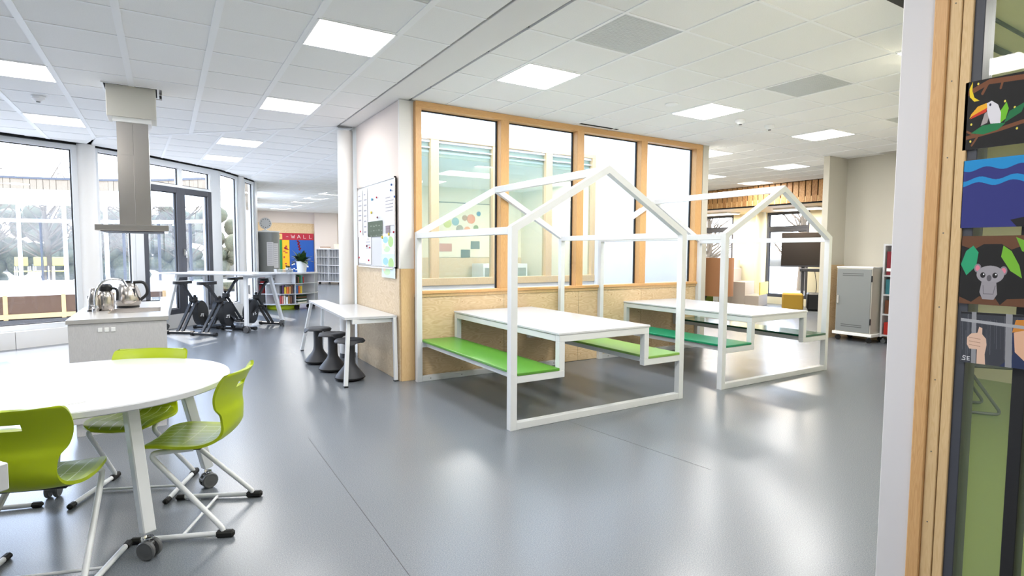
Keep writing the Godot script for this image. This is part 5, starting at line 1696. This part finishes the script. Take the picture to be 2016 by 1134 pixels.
func letter_wall() -> void:
	var t := thing("letter_board", "colourful board with the letters I - WALL on the end wall of the long hall", "board", v3(0, 0, -25.54))
	var cols := {"red": c8(176, 34, 56), "green": c8(24, 130, 62), "yellow": c8(236, 184, 30), "blue": c8(24, 82, 168), "tan": c8(232, 190, 120)}
	var cm := {}
	for k in cols:
		var m := StandardMaterial3D.new()
		m.albedo_color = cols[k]
		m.roughness = 0.6
		cm[k] = m
	for s in [["red", 4.02, 5.56, 1.9, 2.19], ["green", 3.7, 4.25, 0.5, 1.9], ["yellow", 4.25, 4.55, 0.5, 1.9], ["blue", 4.55, 5.56, 0.5, 1.9]]:
		var o := part(mb().bb(s[1] + 0.004, s[2] - 0.004, s[3], s[4], 0.0, 0.03, 0.004), s[0] + "_panel", cm[s[0]], t)
		o.set_meta("label", s[0] + " panel")
	part(mb().bb(4.08, 4.26, 1.93, 2.16, 0.03, 0.036), "tan_card", cm["tan"], t)
	var b := mb()
	letter(b, "I", 4.12, 2.0, 0.1, 0.042)
	part(b, "letter", M.black_plastic, t)
	var x := 4.38
	for ch in ["-", "W", "A", "L", "L"]:
		b = mb()
		letter(b, ch, x, 1.97, 0.15, 0.038)
		part(b, "letter", M.grid_white, t)
		x += 0.24
	# shapes stuck on the yellow and blue panels
	rng.seed = 5
	b = mb()
	for k in 9:
		b.box(v3(rng.randf_range(4.3, 4.5), rng.randf_range(0.7, 1.8), 0.034), v3(rng.randf_range(0.04, 0.1), rng.randf_range(0.03, 0.08), 0.01))
	part(b, "dark_shapes", cm["red"], t).set_meta("kind", "stuff")
	b = mb()
	for k in 12:
		b.ball(v3(rng.randf_range(4.6, 5.3), rng.randf_range(0.6, 0.95), 0.034), v3(0.04, 0.03, 0.006), 8, 4)
	part(b, "white_shapes", M.grid_white, t).set_meta("kind", "stuff")

func cubby_shelf() -> void:
	var t := thing("cubby_shelf", "white pigeonhole shelf on castors at the end of the long hall", "shelf", v3(5.52, 0, -24.95), -0.89)
	# local x along the front
	var w := 1.22
	part(mb().bb(0, w, 0.12, 0.15, -0.4, 0.0), "bottom_board", M.table_white, t)
	part(mb().bb(0, w, 1.5, 1.53, -0.4, 0.0), "top_board", M.table_white, t)
	part(mb().bb(0, w, 0.15, 1.5, -0.4, -0.385), "back_panel", M.cart_grey, t)
	for x in [0.0, w * 0.5 - 0.01, w - 0.02]:
		part(mb().bb(x, x + 0.025, 0.15, 1.5, -0.385, 0.0), "divider", M.table_white, t)
	for k in 3:
		part(mb().bb(0.02, w - 0.02, 0.48 + 0.34 * k, 0.5 + 0.34 * k, -0.385, 0.0), "shelf_board", M.table_white, t)
	for k in 8:
		var x := 0.1 + 0.14 * k
		part(mb().bb(x, x + 0.008, 0.15, 1.5, -0.38, -0.03), "thin_divider", M.table_white, t)
	for x in [0.1, 0.6, 1.1]:
		caster(t, v3(x, 0, -0.1), 0.05, x, true)
	var p := thing("cream_pot", "small cream pot on top of the pigeonhole shelf", "pot", v3(6.25, 1.53, -24.35))
	part(mb().lathe([Vector2(0.0, 0.0), Vector2(0.1, 0.0), Vector2(0.13, 0.2), Vector2(0.11, 0.2), Vector2(0.1, 0.02)], 16), "body", M.cream, p)
	var bs := thing("paper_stack", "reddish stack of papers on top of the pigeonhole shelf", "papers", v3(5.85, 1.53, -24.75), -0.89)
	part(mb().bb(-0.2, 0.2, 0.0, 0.05, -0.12, 0.12), "lower_sheets", M.paper, bs)
	part(mb().bb(-0.16, 0.2, 0.05, 0.09, -0.12, 0.12), "upper_sheets", M.tan_felt, bs)

func right_side() -> void:
	# metal charging cart
	var t := thing("metal_cart", "grey metal locker cart on castors in front of the cream wall", "cart", v3(9.68, 0, -4.61))
	# local: front faces -x, runs to -z
	part(mb().bb(0.0, 0.46, 0.15, 1.22, -0.56, 0.0, 0.004), "body", M.cart_body, t)
	part(mb().bb(-0.02, 0.48, 0.1, 0.15, -0.6, 0.03, 0.006), "base_tray", M.grid_white, t)
	part(mb().bb(-0.006, 0.47, 1.22, 1.245, -0.57, 0.01, 0.006), "top_cover", M.grid_white, t)
	var dr := part(mb().bb(-0.012, 0.0, 0.165, 1.205, -0.55, -0.012, 0.003), "door", M.cart_grey, t)
	var v := mb()
	for y in [1.12, 1.09, 0.27, 0.24]:
		v.bb(-0.0135, -0.012, y, y + 0.012, -0.46, -0.13)
	part(v, "louvres", M.caster_grey, dr)
	part(mb().bb(-0.03, -0.012, 0.62, 0.76, -0.535, -0.505, 0.004), "lock_handle", M.chrome, dr)
	for y in [0.3, 1.0]:
		part(mb().bb(-0.016, 0.0, y, y + 0.1, -0.012, 0.006), "hinge", M.black_plastic, dr)
	for s in [[0.04, -0.53], [0.04, -0.04], [0.42, -0.53], [0.42, -0.04]]:
		caster(t, v3(s[0], 0, s[1]), 0.042, 0.6, true)
	# tall bookcase half hidden by the wall end
	var bk := thing("tall_bookcase", "tall white bookcase on castors half hidden by the wall end", "bookcase", v3(9.9, 0, -3.85))
	part(mb().bb(0.0, 0.26, 0.1, 1.62, -0.72, -0.69, 0.003), "side_panel", M.table_white, bk)
	part(mb().bb(0.0, 0.26, 0.1, 1.62, 0.1, 0.13, 0.003), "side_panel", M.table_white, bk)
	part(mb().bb(0.24, 0.26, 0.1, 1.62, -0.69, 0.1), "back_panel", M.table_white, bk)
	for y in [0.12, 0.46, 0.78, 1.09, 1.59]:
		part(mb().bb(0.0, 0.24, y, y + 0.025, -0.69, 0.1), "shelf_board", M.table_white, bk)
	for s in [[0.04, -0.68], [0.2, -0.68], [0.04, 0.08], [0.2, 0.08]]:
		caster(bk, v3(s[0], 0, s[1]), 0.035, 0.2)
	var pal := [["red", c8(180, 50, 40)], ["orange", c8(222, 120, 40)], ["teal", c8(60, 120, 130)], ["navy", c8(36, 46, 90)], ["white", c8(226, 226, 226)], ["brown", c8(110, 70, 50)], ["yellow", c8(226, 180, 50)], ["maroon", c8(120, 40, 50)]]
	var rows := ["second", "third", "fourth", "top"]
	for r in 4:
		var y: float = [0.145, 0.485, 0.805, 1.115][r]
		for k in 7:
			var pc: Array = pal[(k * 3 + r * 5) % 8]
			var o := thing("book", "%s book number %s in the %s row of the tall bookcase" % [pc[0], ["one", "two", "three", "four", "five", "six", "seven"][k], rows[r]], "book", v3(9.92, y, -4.52 + 0.1 * k), 0.0, "books in the tall bookcase")
			var m := StandardMaterial3D.new()
			m.albedo_color = pc[1]
			part(mb().bb(0.0, 0.17, 0.0, 0.2 + 0.02 * ((k + r) % 4) + (0.12 if r == 3 else 0.0), 0.0, 0.07, 0.002), "cover", m, o)
			if r == 3:
				part(mb().bb(-0.002, 0.0, 0.06, 0.11, 0.0, 0.07), "spine_band", M.grid_white, o)
	# screen on a stand
	var tv := thing("display_screen", "large dark presentation screen on a mobile stand before the far window", "screen", v3(14.35, 0, -8.3), 0.55)
	# local: faces -x
	part(mb().bb(-0.03, 0.03, 1.12, 2.0, -0.75, 0.75, 0.01), "screen_panel", M.screen_black, tv)
	part(mb().bb(-0.036, -0.03, 1.1, 1.14, -0.75, 0.75), "lower_bezel", M.charcoal, tv)
	part(mb().bb(-0.07, 0.03, 0.98, 1.06, -0.3, 0.3, 0.008), "sound_bar", M.charcoal, tv)
	for s in [-0.22, 0.22]:
		part(mb().bb(0.03, 0.09, 0.1, 1.6, s - 0.04, s + 0.04), "column", M.frame_grey, tv)
		part(mb().bb(-0.3, 0.35, 0.06, 0.12, s - 0.04, s + 0.04), "foot", M.frame_grey, tv)
	part(mb().tube(bend([v3(0.05, 1.0, 0.05), v3(0.02, 0.6, 0.12), v3(0.05, 0.14, 0.06)], 0.2, 6), 0.008, 6), "cable", M.rubber, tv)
	# poufs
	var pf := thing("pouf", "mustard yellow cube pouf in front of the far window", "pouf", v3(13.7, 0, -8.42), 0.6, "cube poufs")
	part(mb().bb(-0.24, 0.24, 0.02, 0.43, -0.24, 0.24, 0.03), "cushion", M.mustard, pf)
	part(mb().bb(-0.2, 0.2, 0.0, 0.02, -0.2, 0.2), "base", M.black_plastic, pf)
	pf = thing("pouf", "black cube pouf behind the mustard pouf", "pouf", v3(14.1, 0, -8.0), 0.6, "cube poufs")
	part(mb().bb(-0.24, 0.24, 0.02, 0.45, -0.24, 0.24, 0.03), "cushion", M.black_plastic, pf)
	part(mb().bb(-0.2, 0.2, 0.0, 0.02, -0.2, 0.2), "base", M.rubber, pf)
	# stepped bench
	var sb := thing("stepped_bench", "pale stepped seating bench with yellow inside by the far windows", "bench", v3(13.6, 0, -9.35), 0.35)
	# steps fall towards +z (to the right in view)
	for k in 3:
		part(mb().bb(0.0, 0.9, 0.0, 1.02 - 0.36 * k, -1.05 + 0.36 * k, -0.69 + 0.36 * k, 0.006), "step_block", M.step_grey, sb)
	part(mb().bb(0.04, 0.86, 0.32, 0.66, 0.02, 0.05), "yellow_back", M.yellow_panel, sb)
	var wc := thing("white_unit", "white cupboard unit with drawers behind the stepped bench", "cupboard", v3(14.5, 0, -11.3), 0.0)
	part(mb().bb(-0.3, 0.3, 0.0, 1.25, -0.4, 0.5, 0.006), "body", M.table_white, wc)
	for y in [0.96, 1.1]:
		part(mb().bb(-0.308, -0.3, y, y + 0.03, -0.25, 0.1), "drawer_slot", M.caster_grey, wc)
	# round felt seat pod
	var pod := thing("seat_pod", "tan felt tub seat with high curved shell beside the window wall corner", "armchair", v3(12.7, 0, -9.92), 0.5)
	var b := mb()
	var n := 28
	for i in n:
		var a0 := deg_to_rad(30 + 300.0 * i / n)
		var a1 := deg_to_rad(30 + 300.0 * (i + 1) / n)
		for q in [[0.38, 1.0], [0.33, -1.0]]:
			var na: Vector3 = v3(cos(a0), 0, sin(a0)) * q[1]
			var nb: Vector3 = v3(cos(a1), 0, sin(a1)) * q[1]
			b.tri(v3(cos(a0) * q[0], 0.3, sin(a0) * q[0]), v3(cos(a1) * q[0], 0.3, sin(a1) * q[0]), v3(cos(a1) * q[0], 1.32, sin(a1) * q[0]), na, nb, nb)
			b.tri(v3(cos(a0) * q[0], 0.3, sin(a0) * q[0]), v3(cos(a1) * q[0], 1.32, sin(a1) * q[0]), v3(cos(a0) * q[0], 1.32, sin(a0) * q[0]), na, nb, na)
		for y in [0.3, 1.32]:
			b.face([v3(cos(a0) * 0.33, y, sin(a0) * 0.33), v3(cos(a0) * 0.38, y, sin(a0) * 0.38), v3(cos(a1) * 0.38, y, sin(a1) * 0.38), v3(cos(a1) * 0.33, y, sin(a1) * 0.33)], v3(0, 0.8, 0))
	part(b, "shell", M.tan_felt, pod)
	part(mb().lathe([Vector2(0.0, 0.32), Vector2(0.32, 0.32), Vector2(0.32, 0.46), Vector2(0.3, 0.48), Vector2(0.0, 0.48)], 28), "seat_cushion", M.green_dark, pod)
	for k in 3:
		var a := TAU * k / 3 + 0.4
		part(mb().tube([v3(cos(a) * 0.3, 0.32, sin(a) * 0.3), v3(cos(a) * 0.4, 0.0, sin(a) * 0.4)], [0.03, 0.015], 8), "leg", M.black_plastic, pod)
	var gs := thing("green_screen", "dark green upright panel beside the stepped bench", "panel", v3(13.2, 0, -10.85), 0.4)
	part(mb().bb(-0.03, 0.03, 0.0, 1.02, -0.35, 0.3, 0.006), "panel_board", M.green_dark, gs)
	part(mb().bb(-0.036, 0.036, 1.02, 1.04, -0.35, 0.3, 0.004), "top_edge", M.step_grey, gs)
	# grey chair in the room behind the posters
	var ch := thing("grey_chair", "grey tube framed chair in the room behind the posters", "chair", v3(6.5, 0, -2.1), 0.6)
	part(mb().bb(-0.22, 0.22, 0.44, 0.465, -0.2, 0.2, 0.01), "seat", M.caster_grey, ch)
	part(mb().bb(-0.22, 0.22, 0.6, 0.88, 0.2, 0.22, 0.01), "backrest", M.caster_grey, ch)
	for sd in [-1.0, 1.0]:
		part(mb().tube(bend([v3(0.2 * sd, 0.85, 0.21), v3(0.2 * sd, 0.44, 0.2), v3(0.21 * sd, 0.44, -0.18), v3(0.22 * sd, 0.015, 0.1), v3(0.22 * sd, 0.015, -0.25)], 0.06, 4), 0.014, 8), "frame_tube", M.caster_grey, ch)
	# second table whose corner enters at the left edge
	var tb := thing("corner_table", "white table corner cut off at the left picture edge in front", "table", v3(-0.452, 0, -2.367), -0.927)
	part(mb().bb(-1.3, 0.0, 0.68, 0.77, 0.0, 0.7, 0.004), "tabletop", M.table_white, tb)
	for s in [[-0.1, 0.1], [-1.2, 0.1], [-0.1, 0.6], [-1.2, 0.6]]:
		part(mb().bb(s[0] - 0.025, s[0] + 0.025, 0.0, 0.68, s[1] - 0.025, s[1] + 0.025), "leg", M.frame_white, tb)

func ceiling_fittings() -> void:
	# light panels
	light_panel(3.039, -4.467, "square light panel right of the beam, before the wooden window wall")
	light_panel(5.439, -4.467, "square light panel above the gap between the two house frames")
	light_panel(7.839, -4.467, "square light panel near the cream nook wall")
	light_panel(7.74, -6.34, "light panel half hidden behind the wooden window wall corner", 0.042)
	light_panel(10.138, -6.44, "light panel before the larch boarded bulkhead, right one", 0.042)
	light_panel(7.664, -8.14, "light panel beyond the window wall corner, second row", 0.042)
	light_panel(10.06, -8.24, "light panel beyond the window wall corner, further left", 0.042)
	light_panel(11.86, -8.32, "light panel right under the larch boarded bulkhead", 0.042)
	for k in 3:
		light_panel(3.039 + 2.4 * k, -2.067, "%s light panel outside the picture above the right foreground" % ["left", "middle", "right"][k])
	light_panel(1.26, -4.48, "large light panel left of the beam, nearest one")
	light_panel(1.26, -6.88, "second light panel left of the beam")
	light_panel(-1.14, -6.88, "light panel at the left picture edge above the island")
	light_panel(-1.14, -9.28, "light panel before the left windows beside the smoke detector")
	light_panel(1.26, -2.08, "light panel outside the picture above the viewer, right one")
	light_panel(-1.14, -4.48, "light panel outside the picture above the round table")
	light_panel(-1.14, -2.08, "light panel outside the picture above the viewer, left one")
	light_panel(-3.54, -4.48, "light panel outside the picture far left")
	light_panel(-3.54, -9.28, "light panel outside the picture far left by the windows")
	light_panel(1.26, 0.32, "light panel outside the picture behind the viewer")
	light_panel(1.02, -9.6, "first light panel beyond the white ceiling strip", 0.05)
	light_panel(0.93, -11.4, "second light panel beyond the white ceiling strip", 0.05)
	var nm := ["nearest", "second", "third", "fourth", "furthest"]
	var fs := [[4.17, -16.7], [4.1, -18.4], [4.03, -20.1], [3.97, -21.9], [3.95, -23.8]]
	for k in 5:
		light_panel(fs[k][0], fs[k][1], "%s of the five light panels in a row in the long hall" % nm[k], 0.2)
	for k in 4:
		light_panel(6.6, -14.5 - 3.0 * k, "%s light panel of the hidden right row in the long hall" % nm[k], 0.2)
	classroom_light(5.0, 0.2, "light panel in the room behind the posters")
	classroom_light(4.4, 2.4, "second light panel in the room behind the posters")
	for s in [[13.9, -11.0, "left flat lamp under the pale wooden ceiling"], [13.9, -8.4, "right flat lamp under the pale wooden ceiling"]]:
		var t := thing("surface_lamp", s[2], "ceiling light", v3(s[0], 2.57, s[1]), 0.0, "flat lamps under the wooden ceiling")
		part(mb().bb(-0.3, 0.3, 0.01, 0.048, -0.6, 0.6, 0.004), "housing", M.grid_white, t)
		part(mb().bb(-0.28, 0.28, 0.0, 0.01, -0.58, 0.58), "diffuser", M.shell_glow, t)
		var l := AreaLight3D.new()
		l.name = "panel_light"
		l.area_size = Vector2(0.54, 1.14)
		l.light_energy = LAMP * 2.5
		l.light_color = Color(1.0, 0.96, 0.9)
		l.shadow_enabled = true
		l.rotation_degrees.x = -90.0
		l.position.y = -0.004
		t.add_child(l, true)
	# perforated vents
	for s in [[3.039, -3.267, "square grey vent panel in the ceiling near the beam"], [5.439, -3.267, "square perforated vent panel in the ceiling at right"], [7.839, -3.267, "vent panel in the ceiling at the wall end"], [1.26, -3.28, "vent panel in the ceiling at the top picture edge"]]:
		var t := thing("vent_panel", s[2], "vent", v3(s[0], CEIL, s[1]))
		part(mb().bb(-0.287, 0.287, 0.002, 0.012, -0.287, 0.287), "face_plate", M.vent_metal, t)
		var h := mb()
		for i in 27:
			h.bb(-0.27, 0.27, 0.0, 0.002, -0.268 + 0.02 * i, -0.258 + 0.02 * i)
		part(h, "slats", M.vent_metal, t).set_meta("kind", "stuff")
	# detectors
	for s in [[6.11, -4.52, "smoke detector left of the pair on the ceiling"], [6.69, -4.51, "smoke detector right of the pair on the ceiling"], [-1.118, -7.95, "smoke detector above the kitchen island on the left ceiling"]]:
		var t := thing("smoke_detector", s[2], "smoke detector", v3(s[0], CEIL, s[1]), 0.0, "smoke detectors")
		part(mb().lathe([Vector2(0.0, -0.055), Vector2(0.03, -0.055), Vector2(0.045, -0.035), Vector2(0.058, -0.03), Vector2(0.062, 0.0)], 20), "housing", M.grid_white, t)
		part(mb().lathe([Vector2(0.0, -0.065), Vector2(0.018, -0.062), Vector2(0.02, -0.054)], 12), "sensor", M.caster_grey, t)
	var rd := thing("round_fitting", "flat round white fitting on the ceiling beside a light panel", "ceiling fitting", v3(4.83, CEIL, -4.46))
	part(mb().lathe([Vector2(0.0, -0.012), Vector2(0.05, -0.014), Vector2(0.07, -0.008), Vector2(0.074, 0.0)], 24), "disc", M.grid_white, rd)
	var sl := thing("ceiling_slot", "dark slot in the ceiling above the wooden window wall", "ceiling slot", v3(4.9, CEIL - 0.003, -5.76))
	part(mb().bb(-0.32, 0.32, 0.0, 0.004, -0.02, 0.02), "slot", M.black_gap, sl)

func _ready() -> void:
	rng.seed = 3
	make_view()
	make_materials()
	make_shell()
	make_patio()
	make_outside()
	house("nearer white house frame with grass green and pale lime benches and a white table", 2.35, -3.808, M.bench_green, M.bench_lime)
	house("further white house frame with emerald green benches and a white table", 5.006, -3.835, M.bench_emerald, M.bench_deep)
	round_table()
	chairs()
	island()
	hood()
	side_table()
	whiteboard()
	standing_table()
	bike("desk bike furthest left beside the kitchen island", Vector2(0.18, -11.15), Vector2(0.6, -11.7))
	bike("desk bike in front of the standing table", Vector2(0.52, -10.75), Vector2(1.05, -11.3))
	bike("desk bike behind the standing table, turned to the left", Vector2(1.25, -12.45), Vector2(0.75, -11.95))
	bike("desk bike at the right end of the standing table", Vector2(1.72, -11.75), Vector2(1.2, -11.25))
	bookcase()
	letter_wall()
	cubby_shelf()
	right_side()
	ceiling_fittings()
